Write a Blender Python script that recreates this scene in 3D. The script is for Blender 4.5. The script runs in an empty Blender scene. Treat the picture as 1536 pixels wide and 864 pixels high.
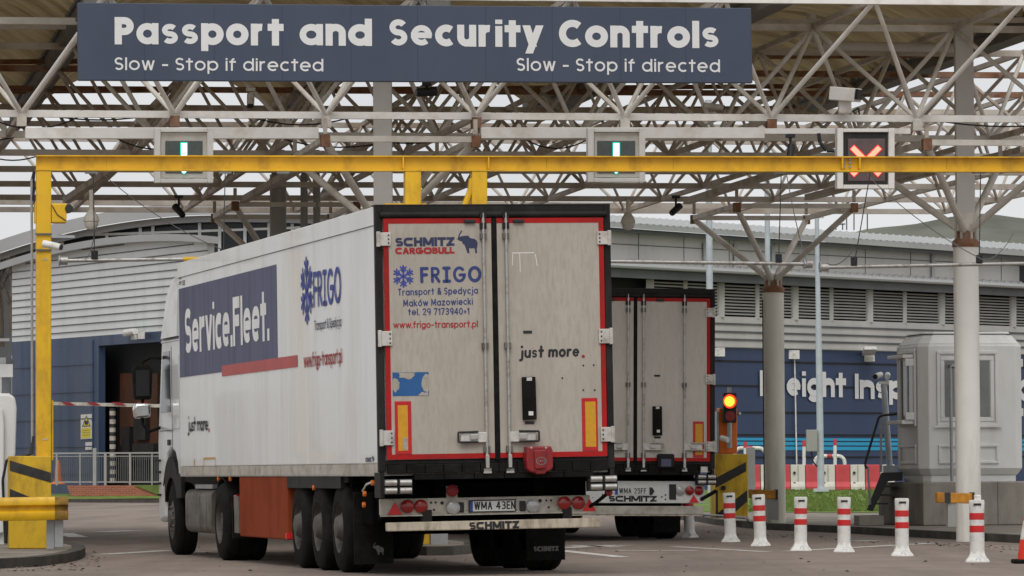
import bpy, math, random
from mathutils import Vector, Matrix
random.seed(7)
rad = math.radians
scene = bpy.context.scene
COL = scene.collection
# ------------------------------------------------------------------ camera
W0, H0 = 1536.0, 864.0
F, CH, RO, HOR = 6872.0, 1.13, .0067, 705.6
pit = math.atan((HOR - H0/2)/F)
_f = Vector((0, math.cos(pit), math.sin(pit))); _u0 = Vector((0, -math.sin(pit), math.cos(pit))); _r0 = Vector((1, 0, 0))
_r = _r0*math.cos(RO) - _u0*math.sin(RO); _u = _u0*math.cos(RO) + _r0*math.sin(RO)
CC = Vector((0, 0, CH))
cam = bpy.data.objects.new('camera', bpy.data.cameras.new('camera')); COL.objects.link(cam)
cam.data.sensor_width = 36; cam.data.lens = F/W0*36; cam.data.clip_start = 1; cam.data.clip_end = 6000
cam.matrix_world = Matrix(((_r.x, _u.x, -_f.x, CC.x), (_r.y, _u.y, -_f.y, CC.y), (_r.z, _u.z, -_f.z, CC.z), (0, 0, 0, 1)))
scene.camera = cam
# ------------------------------------------------------------------ overcast sky, soft sun, exposure
SUN_EL, SUN_AZ = 52, 182          # azimuth clockwise from +Y (view direction): light comes from behind the camera
w = bpy.data.worlds.new('World'); scene.world = w; w.use_nodes = True
nt = w.node_tree; nt.nodes.clear()
sky = nt.nodes.new('ShaderNodeTexSky'); sky.sky_type = 'NISHITA'; sky.sun_disc = False
sky.sun_elevation = rad(SUN_EL); sky.sun_rotation = rad(SUN_AZ); sky.dust_density = 3; sky.air_density = 1.0; sky.ozone_density = 1
hs = nt.nodes.new('ShaderNodeHueSaturation'); hs.inputs['Saturation'].default_value = .10
mx = nt.nodes.new('ShaderNodeMixRGB'); mx.inputs[0].default_value = .8; mx.inputs[2].default_value = (7.0, 7.1, 7.3, 1)
bg = nt.nodes.new('ShaderNodeBackground'); bg.inputs[1].default_value = .1
out = nt.nodes.new('ShaderNodeOutputWorld')
tcw = nt.nodes.new('ShaderNodeTexCoord'); mpw = nt.nodes.new('ShaderNodeMapping'); mpw.inputs['Scale'].default_value = (1, 1, 3.5); nzw = nt.nodes.new('ShaderNodeTexNoise'); nzw.inputs['Scale'].default_value = 5; nzw.inputs['Detail'].default_value = 5
rw = nt.nodes.new('ShaderNodeValToRGB'); rw.color_ramp.elements[0].position = .3; rw.color_ramp.elements[1].position = .7; rw.color_ramp.elements[0].color = (5.7, 5.85, 6.1, 1); rw.color_ramp.elements[1].color = (7.3, 7.35, 7.45, 1)
nt.links.new(tcw.outputs['Generated'], mpw.inputs[0]); nt.links.new(mpw.outputs[0], nzw.inputs['Vector']); nt.links.new(nzw.outputs[0], rw.inputs[0]); nt.links.new(rw.outputs[0], mx.inputs[2])
nt.links.new(sky.outputs[0], hs.inputs['Color']); nt.links.new(hs.outputs[0], mx.inputs[1]); nt.links.new(mx.outputs[0], bg.inputs[0]); nt.links.new(bg.outputs[0], out.inputs[0])
sl = bpy.data.lights.new('sun', 'SUN'); sl.energy = 1.2; sl.angle = rad(40); sl.color = (1, .97, .93)
so = bpy.data.objects.new('sun', sl); COL.objects.link(so)
sd = Vector((math.sin(rad(SUN_AZ))*math.cos(rad(SUN_EL)), math.cos(rad(SUN_AZ))*math.cos(rad(SUN_EL)), math.sin(rad(SUN_EL))))
so.rotation_euler = sd.to_track_quat('Z', 'Y').to_euler(); so.location = (0, 0, 60)
vs = scene.view_settings; vs.view_transform = 'Standard'; vs.look = 'None'; vs.exposure = 0.34; vs.gamma = 1; vs.use_curve_mapping = False

# ------------------------------------------------------------------ pixel -> world helpers (real places measured off the photo)
def ray(px, py): return _f + _r*((px-768)/F) - _u*((py-432)/F)
def PD(px, py, d):
    v = ray(px, py); return CC + v*(d/v.y)
def GZ(px, py, z=0.0):
    v = ray(px, py); return CC + v*((z-CH)/v.z)
class VPlane:
    """vertical plane through two ground points; px -> point on it; n = outward normal (towards the camera)"""
    def __init__(s, a, b):
        s.a = Vector((a.x, a.y, 0)); b = Vector((b.x, b.y, 0)); s.u = (b-s.a).normalized(); s.n = Vector((s.u.y, -s.u.x, 0))
    def p(s, px, py, off=0.0):
        v = ray(px, py); o = s.a + s.n*off; k = (o-CC).dot(s.n)/v.dot(s.n); return CC + v*k
# ------------------------------------------------------------------ materials
def lin(c): return tuple((x/12.92 if x <= .04045 else ((x+.055)/1.055)**2.4) for x in c)
MATS = {}
def mat(name, col, rough=.6, metal=0, var=.12, scale=6, stretch=(1, 1, 1), dirt=None, dirt_amt=.4, dscale=2, dstretch=(1, 1, 1), bump=0, bscale=40, emit=None, spec=.4, alpha=1, clear=0):
    m = bpy.data.materials.new(name); m.use_nodes = True; N = m.node_tree.nodes; L = m.node_tree.links
    b = N['Principled BSDF']; b.inputs['Roughness'].default_value = rough; b.inputs['Metallic'].default_value = metal
    b.inputs['Specular IOR Level'].default_value = spec; b.inputs['Alpha'].default_value = alpha; b.inputs['Coat Weight'].default_value = clear
    if emit:
        b.inputs['Emission Color'].default_value = (*emit[0], 1); b.inputs['Emission Strength'].default_value = emit[1]
    tc = N.new('ShaderNodeTexCoord')
    def noise(sc, st, detail=6, ro=.6):
        mp = N.new('ShaderNodeMapping'); mp.inputs['Scale'].default_value = st; L.new(tc.outputs['Object'], mp.inputs[0])
        n = N.new('ShaderNodeTexNoise'); n.inputs['Scale'].default_value = sc; n.inputs['Detail'].default_value = detail; n.inputs['Roughness'].default_value = ro
        L.new(mp.outputs[0], n.inputs['Vector']); return n
    n1 = noise(scale, stretch)
    r = N.new('ShaderNodeValToRGB'); r.color_ramp.elements[0].position = .3; r.color_ramp.elements[1].position = .7
    r.color_ramp.elements[0].color = (*[c*(1-var) for c in col], 1); r.color_ramp.elements[1].color = (*[min(1, c*(1+var)) for c in col], 1)
    L.new(n1.outputs[0], r.inputs[0]); last = r.outputs[0]
    if dirt:
        n2 = noise(dscale, dstretch, 8, .65); r2 = N.new('ShaderNodeValToRGB'); r2.color_ramp.elements[0].position = .62-dirt_amt*.4; r2.color_ramp.elements[1].position = .78-dirt_amt*.15
        L.new(n2.outputs[0], r2.inputs[0]); mm = N.new('ShaderNodeMixRGB'); mm.inputs[2].default_value = (*dirt, 1)
        L.new(r2.outputs[0], mm.inputs[0]); L.new(last, mm.inputs[1]); last = mm.outputs[0]
        rr = N.new('ShaderNodeMapRange'); rr.inputs[3].default_value = rough; rr.inputs[4].default_value = min(1, rough+.25); L.new(r2.outputs[0], rr.inputs[0]); L.new(rr.outputs[0], b.inputs['Roughness'])
    L.new(last, b.inputs['Base Color'])
    if bump:
        n3 = noise(bscale, (1, 1, 1), 4); bp = N.new('ShaderNodeBump'); bp.inputs['Strength'].default_value = bump; bp.inputs['Distance'].default_value = .02
        L.new(n3.outputs[0], bp.inputs['Height']); L.new(bp.outputs[0], b.inputs['Normal'])
    m.diffuse_color = (*col, 1); MATS[name] = m; return m
M = {}
def mk(k, *a, **kw): M[k] = mat(k, *a, **kw)
mk('asphalt', (.245, .198, .168), .9, var=.14, scale=.6, dirt=(.150, .121, .104), dirt_amt=.47, dscale=.3, dstretch=(1.8, .14, 1), bump=.6, bscale=60, spec=.2)
mk('road_paint', (.62, .60, .56), .8, var=.15, scale=3, dirt=(.16, .14, .13), dirt_amt=.42, dscale=9)
mk('kerb', (.17, .155, .135), .9, var=.25, scale=2.5, dirt=(.06, .055, .045), dirt_amt=.5, dscale=1.5, bump=.5)
mk('kerb_dark', (.075, .068, .058), .9, var=.3, scale=2.5, dirt=(.04, .036, .03), dirt_amt=.4, dscale=1.5, bump=.5)
mk('paving', (.24, .21, .175), .9, var=.2, scale=1.5, dirt=(.10, .09, .065), dirt_amt=.45, dscale=.8, bump=.4)
mk('grass', (.135, .20, .05), .95, var=.35, scale=1.8, dirt=(.14, .16, .06), dirt_amt=.4, dscale=.6, bump=.9, bscale=25, spec=.1)
mk('hill', (.15, .155, .13), 1, var=.25, scale=.05, dirt=(.20, .20, .17), dirt_amt=.45, dscale=.03, dstretch=(1, 1, 3), spec=0)  # muted base colour stands in for haze over the distance
mk('concrete', (.30, .275, .24), .9, var=.12, scale=1.8, dirt=(.19, .17, .145), dirt_amt=.45, dscale=1.2, dstretch=(2, 2, .5), bump=.3)
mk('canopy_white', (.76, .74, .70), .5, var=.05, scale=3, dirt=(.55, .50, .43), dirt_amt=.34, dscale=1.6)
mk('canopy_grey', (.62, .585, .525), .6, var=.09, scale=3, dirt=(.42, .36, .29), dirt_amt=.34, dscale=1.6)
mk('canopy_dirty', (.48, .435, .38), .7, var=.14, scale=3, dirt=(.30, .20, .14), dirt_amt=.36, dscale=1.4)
mk('rust', (.19, .085, .045), .85, var=.4, scale=5, dirt=(.30, .22, .16), dirt_amt=.4, dscale=4)
mk('roof_sheet', (.43, .345, .195), .8, var=.2, scale=.9, dirt=(.22, .165, .085), dirt_amt=.52, dscale=.9, dstretch=(.4, 3, 1))
mk('gutter', (.12, .115, .105), .7, var=.3, scale=1.5, dirt=(.20, .175, .14), dirt_amt=.4, dscale=1)
mk('sign_blue', (.044, .058, .094), .5, var=.07, scale=.7, dirt=(.055, .070, .106), dirt_amt=.4, dscale=.5, dstretch=(3, 1, .6))
mk('sign_white', (.66, .66, .655), .6, var=.03)
mk('yellow', (.72, .42, .010), .45, var=.08, scale=3, dirt=(.40, .215, .022), dirt_amt=.34, dscale=3, dstretch=(1, 1, .5), clear=.1)
mk('yellow_dirty', (.62, .39, .02), .6, var=.12, scale=3, dirt=(.24, .15, .03), dirt_amt=.42, dscale=2.5, dstretch=(1.5, 1.5, .5))
mk('black_paint', (.022, .022, .022), .6, var=.3, scale=4, dirt=(.06, .055, .05), dirt_amt=.4)
mk('galv', (.36, .37, .38), .5, .5, var=.12, scale=8)
mk('galv_pale', (.46, .50, .54), .5, .2, var=.1, scale=4)
mk('post_grey', (.50, .48, .445), .55, var=.06, scale=2)
mk('column_white', (.76, .74, .69), .5, var=.05, scale=2, dirt=(.54, .51, .44), dirt_amt=.33, dscale=1.1, dstretch=(2.5, 2.5, .35), bump=.1)
mk('column_green', (.68, .655, .58), .6, var=.06, scale=2, dirt=(.42, .42, .33), dirt_amt=.46, dscale=1.0, dstretch=(2.5, 2.5, .35), bump=.1)
mk('white_clad', (.70, .725, .71), .5, var=.04, scale=.4, dirt=(.60, .63, .615), dirt_amt=.36, dscale=.3, dstretch=(2, 2, .4))
mk('pale_clad', (.50, .485, .46), .55, var=.05, scale=.3, dirt=(.42, .41, .39), dirt_amt=.4, dscale=.25, dstretch=(2, 2, .5))
mk('roof_grey', (.36, .365, .36), .55, var=.08, scale=.3)
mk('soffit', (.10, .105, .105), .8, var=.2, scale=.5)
mk('louvre', (.30, .295, .275), .6, var=.08, scale=2)
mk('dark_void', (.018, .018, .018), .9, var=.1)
mk('blue_clad', (.030, .054, .108), .45, var=.1, scale=.4, dirt=(.044, .072, .132), dirt_amt=.42, dscale=.35, dstretch=(2.5, 2.5, .4))
mk('blue_wall', (.025, .046, .106), .45, var=.1, scale=.4, dirt=(.036, .060, .125), dirt_amt=.42, dscale=.35, dstretch=(2.5, 2.5, .4))
mk('cyan', (.012, .33, .55), .5, var=.05)
mk('glass_dark', (.02, .023, .025), .15, var=.2, scale=.8, spec=.25)
mk('glass_booth', (.16, .165, .16), .1, var=.2, scale=2, spec=.6)
mk('brick', (.34, .105, .055), .9, var=.3, scale=9, dirt=(.22, .08, .05), dirt_amt=.4, dscale=2)
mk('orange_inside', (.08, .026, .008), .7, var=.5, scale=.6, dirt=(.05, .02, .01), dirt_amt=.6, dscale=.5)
mk('orange', (.72, .16, .015), .5, var=.1, scale=3)
mk('red_cone', (.75, .045, .02), .5, var=.08)
mk('white_plastic', (.72, .71, .68), .5, var=.05, scale=5, dirt=(.40, .37, .33), dirt_amt=.33, dscale=7)
mk('red_band', (.58, .016, .018), .45, var=.10, scale=8, dirt=(.40, .05, .045), dirt_amt=.30, dscale=9)
mk('barrier_red', (.50, .055, .065), .6, var=.15, scale=2)
mk('barrier_white', (.60, .575, .51), .6, var=.12, scale=2, dirt=(.42, .39, .33), dirt_amt=.4)
mk('booth_white', (.69, .685, .665), .5, var=.03, scale=2, dirt=(.60, .59, .565), dirt_amt=.32, dscale=1.2, dstretch=(2, 2, .5))
mk('black_metal', (.02, .02, .022), .5, var=.2)
mk('amber_bar', (.55, .235, .02), .7, var=.3, scale=5, dirt=(.23, .10, .03), dirt_amt=.5, dscale=4)
# vehicles
mk('trailer_white', (.74, .745, .73), .35, var=.02, scale=.6, dirt=(.67, .66, .63), dirt_amt=.34, dscale=.6, dstretch=(1, 3, .5), clear=.2)
mk('door_dirty', (.40, .362, .312), .6, var=.12, scale=.8, dirt=(.35, .312, .262), dirt_amt=.48, dscale=12, dstretch=(2.4, 2.4, .5), spec=.25)
mk('door_dirty_pale', (.50, .465, .415), .5, var=.08, scale=.9, dirt=(.45, .415, .36), dirt_amt=.44, dscale=10, dstretch=(2.4, 2.4, .5))
mk('cab_white', (.60, .61, .60), .3, var=.03, scale=1, dirt=(.48, .46, .42), dirt_amt=.34, dscale=1, clear=.3)
mk('frame_black', (.013, .0125, .012), .6, var=.3, scale=3, dirt=(.04, .036, .032), dirt_amt=.38, dscale=3, dstretch=(1, 1, .4), spec=.2)
mk('rubber', (.008, .0078, .0075), .9, var=.3, scale=5, dirt=(.022, .020, .018), dirt_amt=.36, dscale=4, bump=.2, spec=.15)
mk('tyre', (.011, .0105, .010), .95, var=.3, scale=4, dirt=(.028, .025, .022), dirt_amt=.38, dscale=3, bump=.3, spec=.12)
mk('rim', (.11, .10, .09), .6, .35, var=.25, scale=6, dirt=(.06, .05, .045), dirt_amt=.45, dscale=6)
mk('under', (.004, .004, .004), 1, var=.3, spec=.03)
mk('border_red', (.38, .012, .011), .55, var=.08, scale=4, dirt=(.20, .018, .017), dirt_amt=.40, dscale=1.2, spec=.2)
mk('lamp_red', (.26, .010, .008), .25, var=.2, scale=20, spec=.6)
mk('tri_red', (.62, .02, .018), .35, var=.1, scale=20)
mk('lamp_clear', (.40, .40, .39), .25, .2, var=.2, scale=20)
mk('reflect_amber', (.56, .28, .015), .45, var=.1, scale=20)
mk('reflect_red', (.46, .012, .014), .45, var=.1, scale=20)
mk('steel', (.48, .47, .45), .4, .7, var=.15, scale=8, dirt=(.2, .17, .14), dirt_amt=.4, dscale=8)
mk('steel_pale', (.55, .53, .49), .5, .3, var=.12, scale=8, dirt=(.3, .26, .22), dirt_amt=.35, dscale=6)
mk('panel_pale', (.46, .43, .375), .55, var=.1, scale=4, dirt=(.26, .225, .18), dirt_amt=.42, dscale=5)
mk('bumper_cream', (.52, .455, .355), .6, var=.10, scale=4, stretch=(1, 1, 1), dirt=(.23, .185, .13), dirt_amt=.42, dscale=5, dstretch=(2.5, 1, .6))
mk('box_red', (.25, .014, .017), .45, var=.12, scale=8, dirt=(.13, .014, .014), dirt_amt=.4, dscale=8)
mk('pallet_red', (.25, .050, .018), .8, var=.08, scale=1.0, dirt=(.19, .038, .016), dirt_amt=.36, dscale=1.5, dstretch=(1, 1, .6), spec=.08)
mk('tank', (.15, .138, .12), .5, .3, var=.12, scale=4, dirt=(.07, .062, .052), dirt_amt=.45, dscale=3)
mk('plate_white', (.62, .62, .60), .5, var=.04)
mk('plate_blue', (.02, .06, .30), .5, var=.04)
mk('ink_black', (.018, .018, .02), .6, var=.1)
mk('ink_navy', (.030, .036, .085), .6, var=.1)
mk('ink_blue', (.042, .065, .30), .6, var=.1)
mk('ink_darkblue', (.03, .048, .17), .6, var=.1)
mk('ink_red', (.34, .016, .02), .6, var=.1)
mk('ink_grey', (.16, .155, .15), .7, var=.3, scale=30)
mk('decal_blue', (.055, .065, .15), .5, var=.08, scale=1.2, dirt=(.10, .10, .15), dirt_amt=.36, dscale=1.4, dstretch=(1, 3.5, .2))
mk('decal_red', (.44, .055, .05), .5, var=.08, scale=2)
mk('sticker_blue', (.018, .095, .27), .5, var=.1)
mk('sticker_worn', (.36, .32, .27), .7, var=.2, scale=20)
mk('sign_yellow', (.70, .58, .02), .5, var=.05)
mk('chrome', (.7, .7, .7), .15, .9, var=.05)
mk('lens_dark', (.02, .02, .022), .2, var=.1)
mk('signal_screen', (.09, .105, .10), .35, var=.15, scale=6)
mk('signal_screen_red', (.12, .085, .085), .35, var=.15, scale=6)
mk('lit_green', (.6, 1, .9), .5, emit=((.55, 1, .88), 2.6))
mk('lit_green_halo', (.0, .25, .18), .5, emit=((.0, .60, .44), .7))
mk('lit_red', (1, .2, .15), .5, emit=((1, .25, .15), 1.5))
mk('lit_red_halo', (.7, .01, .02), .5, emit=((.9, .008, .015), .75))
mk('lit_red_core', (1, .5, .06), .5, emit=((1, .44, .03), 2.0))  # overexposed core of the red lamp, painted yellow-orange
mk('lit_red_glow', (1, .05, .02), .5, emit=((1, .045, .012), 1.3))  # glow round the red lamp, painted as an emissive ring
mk('bark', (.10, .08, .06), .9, var=.3)

_n = M['brick'].node_tree; _bt = _n.nodes.new('ShaderNodeTexBrick'); _bt.inputs['Color1'].default_value = (.36, .105, .052, 1); _bt.inputs['Color2'].default_value = (.27, .075, .042, 1); _bt.inputs['Mortar'].default_value = (.30, .22, .17, 1)
_bt.inputs['Scale'].default_value = 1; _bt.inputs['Brick Width'].default_value = .23; _bt.inputs['Row Height'].default_value = .078; _bt.inputs['Mortar Size'].default_value = .008
_tc = _n.nodes.new('ShaderNodeTexCoord'); _sx = _n.nodes.new('ShaderNodeSeparateXYZ'); _cx = _n.nodes.new('ShaderNodeCombineXYZ'); _n.links.new(_tc.outputs['Object'], _sx.inputs[0]); _n.links.new(_sx.outputs[0], _cx.inputs[0]); _n.links.new(_sx.outputs[2], _cx.inputs[1]); _n.links.new(_cx.outputs[0], _bt.inputs['Vector']); _n.links.new(_bt.outputs['Color'], _n.nodes['Principled BSDF'].inputs['Base Color'])
# weathered corrugated sheets let some daylight through
_n = M['roof_sheet'].node_tree; _b = _n.nodes['Principled BSDF']; _t = _n.nodes.new('ShaderNodeBsdfTranslucent'); _m = _n.nodes.new('ShaderNodeMixShader'); _m.inputs[0].default_value = .16
_n.links.new(_b.inputs['Base Color'].links[0].from_socket, _t.inputs['Color']); _n.links.new(_b.outputs[0], _m.inputs[1]); _n.links.new(_t.outputs[0], _m.inputs[2])
_n.links.new(_m.outputs[0], _n.nodes['Material Output'].inputs['Surface'])
# ------------------------------------------------------------------ mesh builder
class MB:
    def __init__(s): s.v = []; s.f = []
    def add(s, vs, fs):
        o = len(s.v); s.v += [Vector(p) for p in vs]; s.f += [tuple(o+i for i in q) for q in fs]; return s
    def hexa(s, p):   # 8 pts: bottom 4 ccw, top 4
        return s.add(p, [(3, 2, 1, 0), (4, 5, 6, 7), (0, 1, 5, 4), (1, 2, 6, 5), (2, 3, 7, 6), (3, 0, 4, 7)])
    def box2(s, a, b):
        x0, y0, z0 = a; x1, y1, z1 = b
        return s.hexa([(x0, y0, z0), (x1, y0, z0), (x1, y1, z0), (x0, y1, z0), (x0, y0, z1), (x1, y0, z1), (x1, y1, z1), (x0, y1, z1)])
    def box(s, c, d, rz=0):
        c = Vector(c); R = Matrix.Rotation(rz, 3, 'Z'); a, b, e = d[0]/2, d[1]/2, d[2]/2
        return s.hexa([c + R @ Vector(q) for q in ((-a, -b, -e), (a, -b, -e), (a, b, -e), (-a, b, -e), (-a, -b, e), (a, -b, e), (a, b, e), (-a, b, e))])
    def bar(s, p0, p1, w, h, up=(0, 0, 1)):
        p0 = Vector(p0); p1 = Vector(p1); t = (p1-p0).normalized(); up = Vector(up)
        if abs(t.dot(up)) > .98: up = Vector((0, 1, 0))
        sd = t.cross(up).normalized(); uu = sd.cross(t).normalized(); sd *= w/2; uu *= h/2
        return s.hexa([p0-sd-uu, p0+sd-uu, p1+sd-uu, p1-sd-uu, p0-sd+uu, p0+sd+uu, p1+sd+uu, p1-sd+uu])
    def ring(s, c, t, r, n, ph=0):
        t = Vector(t).normalized(); a = Vector((0, 0, 1)) if abs(t.z) < .9 else Vector((1, 0, 0))
        x = t.cross(a).normalized(); y = t.cross(x).normalized()
        return [Vector(c) + (x*math.cos(2*math.pi*i/n+ph) + y*math.sin(2*math.pi*i/n+ph))*r for i in range(n)]
    def cyl(s, p0, p1, r0, r1=None, n=12, caps=True):
        if r1 is None: r1 = r0
        p0 = Vector(p0); p1 = Vector(p1); t = p1-p0
        a = s.ring(p0, t, r0, n); b = s.ring(p1, t, r1, n)
        fs = [(i, (i+1) % n, n+(i+1) % n, n+i) for i in range(n)]
        if caps: fs += [tuple(range(n-1, -1, -1)), tuple(range(n, 2*n))]
        return s.add(a+b, fs)
    def lathe(s, prof, p0, axis, n=20):     # prof: (radius, distance along axis)
        axis = Vector(axis).normalized(); p0 = Vector(p0); vs = []; fs = []
        for r, t in prof: vs += s.ring(p0+axis*t, axis, max(r, 1e-4), n)
        for k in range(len(prof)-1):
            for i in range(n):
                fs.append((k*n+i, k*n+(i+1) % n, (k+1)*n+(i+1) % n, (k+1)*n+i))
        return s.add(vs, fs)
    def tube(s, pts, r, n=8):
        pts = [Vector(p) for p in pts]
        for a, b in zip(pts, pts[1:]): s.cyl(a, b, r, r, n)
        return s
    def prism(s, poly, vec):
        poly = [Vector(p) for p in poly]; vec = Vector(vec); n = len(poly)
        return s.add(poly+[p+vec for p in poly], [tuple(range(n-1, -1, -1)), tuple(range(n, 2*n))] + [(i, (i+1) % n, n+(i+1) % n, n+i) for i in range(n)])
    def sheet(s, poly): return s.add(poly, [tuple(range(len(poly)))])
    def sphere(s, c, r, n=12, sc=(1, 1, 1)):
        pr = [(math.sin(math.pi*i/n)*r, -math.cos(math.pi*i/n)*r) for i in range(n+1)]
        o = len(s.v); s.lathe(pr, (0, 0, 0), (0, 0, 1), n+4)
        for i in range(o, len(s.v)): q = s.v[i]; s.v[i] = Vector(c)+Vector((q.x*sc[0], q.y*sc[1], q.z*sc[2]))
        return s
    def build(s, name, m, parent=None, local=False, bevel=0, smooth=False, origin=None):
        inv = None
        if parent is not None and not local: inv = WM[parent.name].inverted()
        me = bpy.data.meshes.new(name)
        if origin is not None: vs = [p-Vector(origin) for p in s.v]
        elif inv is not None: vs = [inv @ p for p in s.v]
        else: vs = s.v
        me.from_pydata([tuple(p) for p in vs], [], s.f); me.update()
        import bmesh
        bm = bmesh.new(); bm.from_mesh(me); bmesh.ops.recalc_face_normals(bm, faces=bm.faces); bm.to_mesh(me); bm.free()
        o = bpy.data.objects.new(name, me); COL.objects.link(o); me.materials.append(M[m])
        if smooth:
            for p in me.polygons: p.use_smooth = True
            md = o.modifiers.new('es', 'EDGE_SPLIT'); md.split_angle = rad(40)
        if bevel:
            md = o.modifiers.new('bv', 'BEVEL'); md.width = bevel; md.segments = 2; md.limit_method = 'ANGLE'; md.angle_limit = rad(40)
        if parent is not None: o.parent = parent; WM[o.name] = WM[parent.name]
        elif origin is not None: o.location = origin; WM[o.name] = Matrix.Translation(Vector(origin))
        else: WM[o.name] = Matrix.Identity(4)
        return o
WM = {}
def tag(o, label=None, cat=None, group=None, kind=None):
    for k, v in (('label', label), ('category', cat), ('group', group), ('kind', kind)):
        if v: o[k] = v
    return o
def thing(name, label, cat, loc=(0, 0, 0), rotz=0, group=None, mtx=None):
    o = bpy.data.objects.new(name, None); COL.objects.link(o); o.empty_display_size = .2
    m = mtx if mtx is not None else Matrix.Translation(Vector(loc)) @ Matrix.Rotation(rotz, 4, 'Z')
    o.matrix_world = m; WM[o.name] = m; return tag(o, label, cat, group)
def dup(root, mtx, label, group=None):
    r = root.copy(); COL.objects.link(r); r.matrix_world = mtx; r['label'] = label
    if group: r['group'] = group
    WM[r.name] = mtx
    for ch in [c for c in bpy.data.objects if c.parent == root]:
        c = ch.copy(); COL.objects.link(c); c.parent = r
        for g in [k for k in bpy.data.objects if k.parent == ch]:
            d = g.copy(); COL.objects.link(d); d.parent = c
    return r
def struct(name, mb, m, **kw): return tag(mb.build(name, m, **kw), kind='structure')

# ------------------------------------------------------------------ lettering: every glyph drawn from strokes
class St:
    def __init__(s, sw, cap='butt', gap=.1, xh=.74, ow=1.0, nw=.8, se=2.0, serif=False, sp=.3, cw=1.0, slant=0):
        s.__dict__.update(locals())
AG = St(.262, 'butt', .085, .80, 1.0, .78, sp=.34); AGL = St(.145, 'butt', .15, .78, 1.0, .78, sp=.34)
COM = St(.15, 'round', .10, .72, .92, .75, serif=True, sp=.25, cw=.85)
HEL = St(.235, 'butt', .085, .75, .70, .64, se=2.6, sp=.25, cw=.8)
HVY = St(.31, 'butt', .04, .75, .7, .65, se=3.2, sp=.2, cw=.85)
DIN = St(.15, 'butt', .12, .75, .7, .65, se=2.6, sp=.35, cw=.8)
HAND = St(.19, 'round', .06, .66, .9, .8, sp=.35, slant=.08)
VAG = St(.21, 'butt', .09, .74, .92, .72, sp=.2)
def A(cx, cy, rx, ry, a0, a1): return (cx, cy, rx, ry, a0, a1)
def glyph(ch, h, S):
    o = h*S.ow; n = h*S.nw; c = S.cw; O = [A(o/2, h/2, o/2, h/2, 0, 360)]; q = n/2
    def arch(x0, wd): return [A(x0+wd/2, h-wd/2, wd/2, wd/2, 180, 0), (x0+wd, 0)]
    D = 'D'
    if ch == 'o': return o, [O]
    if ch == 'ó': return o, [O, [(o*.5, h+.12), (o*.75, h+.34)]]
    if ch == 'a': return o, [O, [(o, h), (o, 0)]]
    if ch == 'b': return o, [O, [(0, 1), (0, 0)]]
    if ch == 'd': return o, [O, [(o, 1), (o, 0)]]
    if ch == 'p': return o, [O, [(0, h), (0, -.3)]]
    if ch == 'g': return o, [O, [(o, h), (o, -.02), A(o/2, -.02, o/2, .28, 0, -150)]]
    if ch == 'c': return o*.83, [[A(o/2, h/2, o/2, h/2, 50, 310)]]
    if ch == 'e': return o, [[(0, h*.5), (o*.97, h*.5)], [A(o/2, h/2, o/2, h/2, -4, 312)]]
    if ch == 's':
        s_ = h*.68*max(.75, S.ow); return s_, [[A(s_/2, h*.75, s_/2, h*.25, 35, 270), A(s_/2, h*.25, s_/2, h*.25, 90, -145)]]
    if ch == 't': return .42*max(.7, S.ow), [[(.2*max(.7, S.ow), .97), (.2*max(.7, S.ow), 0)], [(0, h), (.42*max(.7, S.ow), h)]]
    if ch == 'r': return .48*h, [[(0, 0), (0, h)], [A(.42*h, h*.6, .42*h, h*.4, 180, 78)]]
    if ch == 'n': return n, [[(0, 0), (0, h)], arch(0, n)]
    if ch == 'h': return n, [[(0, 0), (0, 1)], arch(0, n)]
    if ch == 'm': return n*1.7, [[(0, 0), (0, h)], arch(0, n*.85), arch(n*.85, n*.85)]
    if ch == 'u': return n, [[(0, h), (0, q), A(q, q, q, q, 180, 360), (n, h)], [(n, q), (n, 0)]]
    if ch == 'i': return 0, [[(0, 0), (0, h-(.05 if S.sw > .18 else 0))], (D, 0, 1)]
    if ch == 'j': return .12, [[(.12, h-.02), (.12, -.12), A(-.04, -.12, .16, .18, 0, -110)], (D, .12, 1)]
    if ch == 'l': return 0, [[(0, 0), (0, 1)]]
    if ch == 'f': return .38, [[(.13, 0), (.13, .78), A(.31, .78, .18, .22, 180, 80)], [(0, h), (.38, h)]]
    if ch == 'k': return .5*S.ow+.05, [[(0, 0), (0, 1)], [(.48*S.ow, h), (0.02, h*.4)], [(.16, h*.52), (.52*S.ow, 0)]]
    if ch == 'v': return .62*S.ow, [[(0, h), (.31*S.ow, 0), (.62*S.ow, h)]]
    if ch == 'w': return .92*S.ow, [[(0, h), (.23*S.ow, 0), (.46*S.ow, h), (.69*S.ow, 0), (.92*S.ow, h)]]
    if ch == 'y': return .64*S.ow, [[(0, h), (.32*S.ow, .02)], [(.64*S.ow, h), (.20*S.ow, -.32)]]
    if ch == 'z': return .55*S.ow, [[(0, h), (.55*S.ow, h), (0, 0), (.55*S.ow, 0)]]
    if ch == 'P': return .56*c, [[(0, 0), (0, 1)], [(0, 1), (.28*c, 1), A(.28*c, .73, .28*c, .27, 90, -90), (0, .46)]]
    if ch == 'R': return .6*c, [[(0, 0), (0, 1)], [(0, 1), (.28*c, 1), A(.28*c, .74, .28*c, .26, 90, -90), (0, .48)], [(.22*c, .48), (.6*c, 0)]]
    if ch == 'B': return .58*c, [[(0, 0), (0, 1)], [(0, 1), (.27*c, 1), A(.27*c, .77, .27*c, .23, 90, -90), (0, .54)], [(.25*c, .54), A(.3*c, .27, .28*c, .27, 90, -90), (0, 0)]]
    if ch == 'S': return .56*c, [[A(.28*c, .75, .28*c, .25, 30, 270), A(.28*c, .25, .28*c, .25, 90, -150)]]
    if ch == 'C': return .77*c, [[A(.46*c, .5, .46*c, .5, 48, 312)]]
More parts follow.
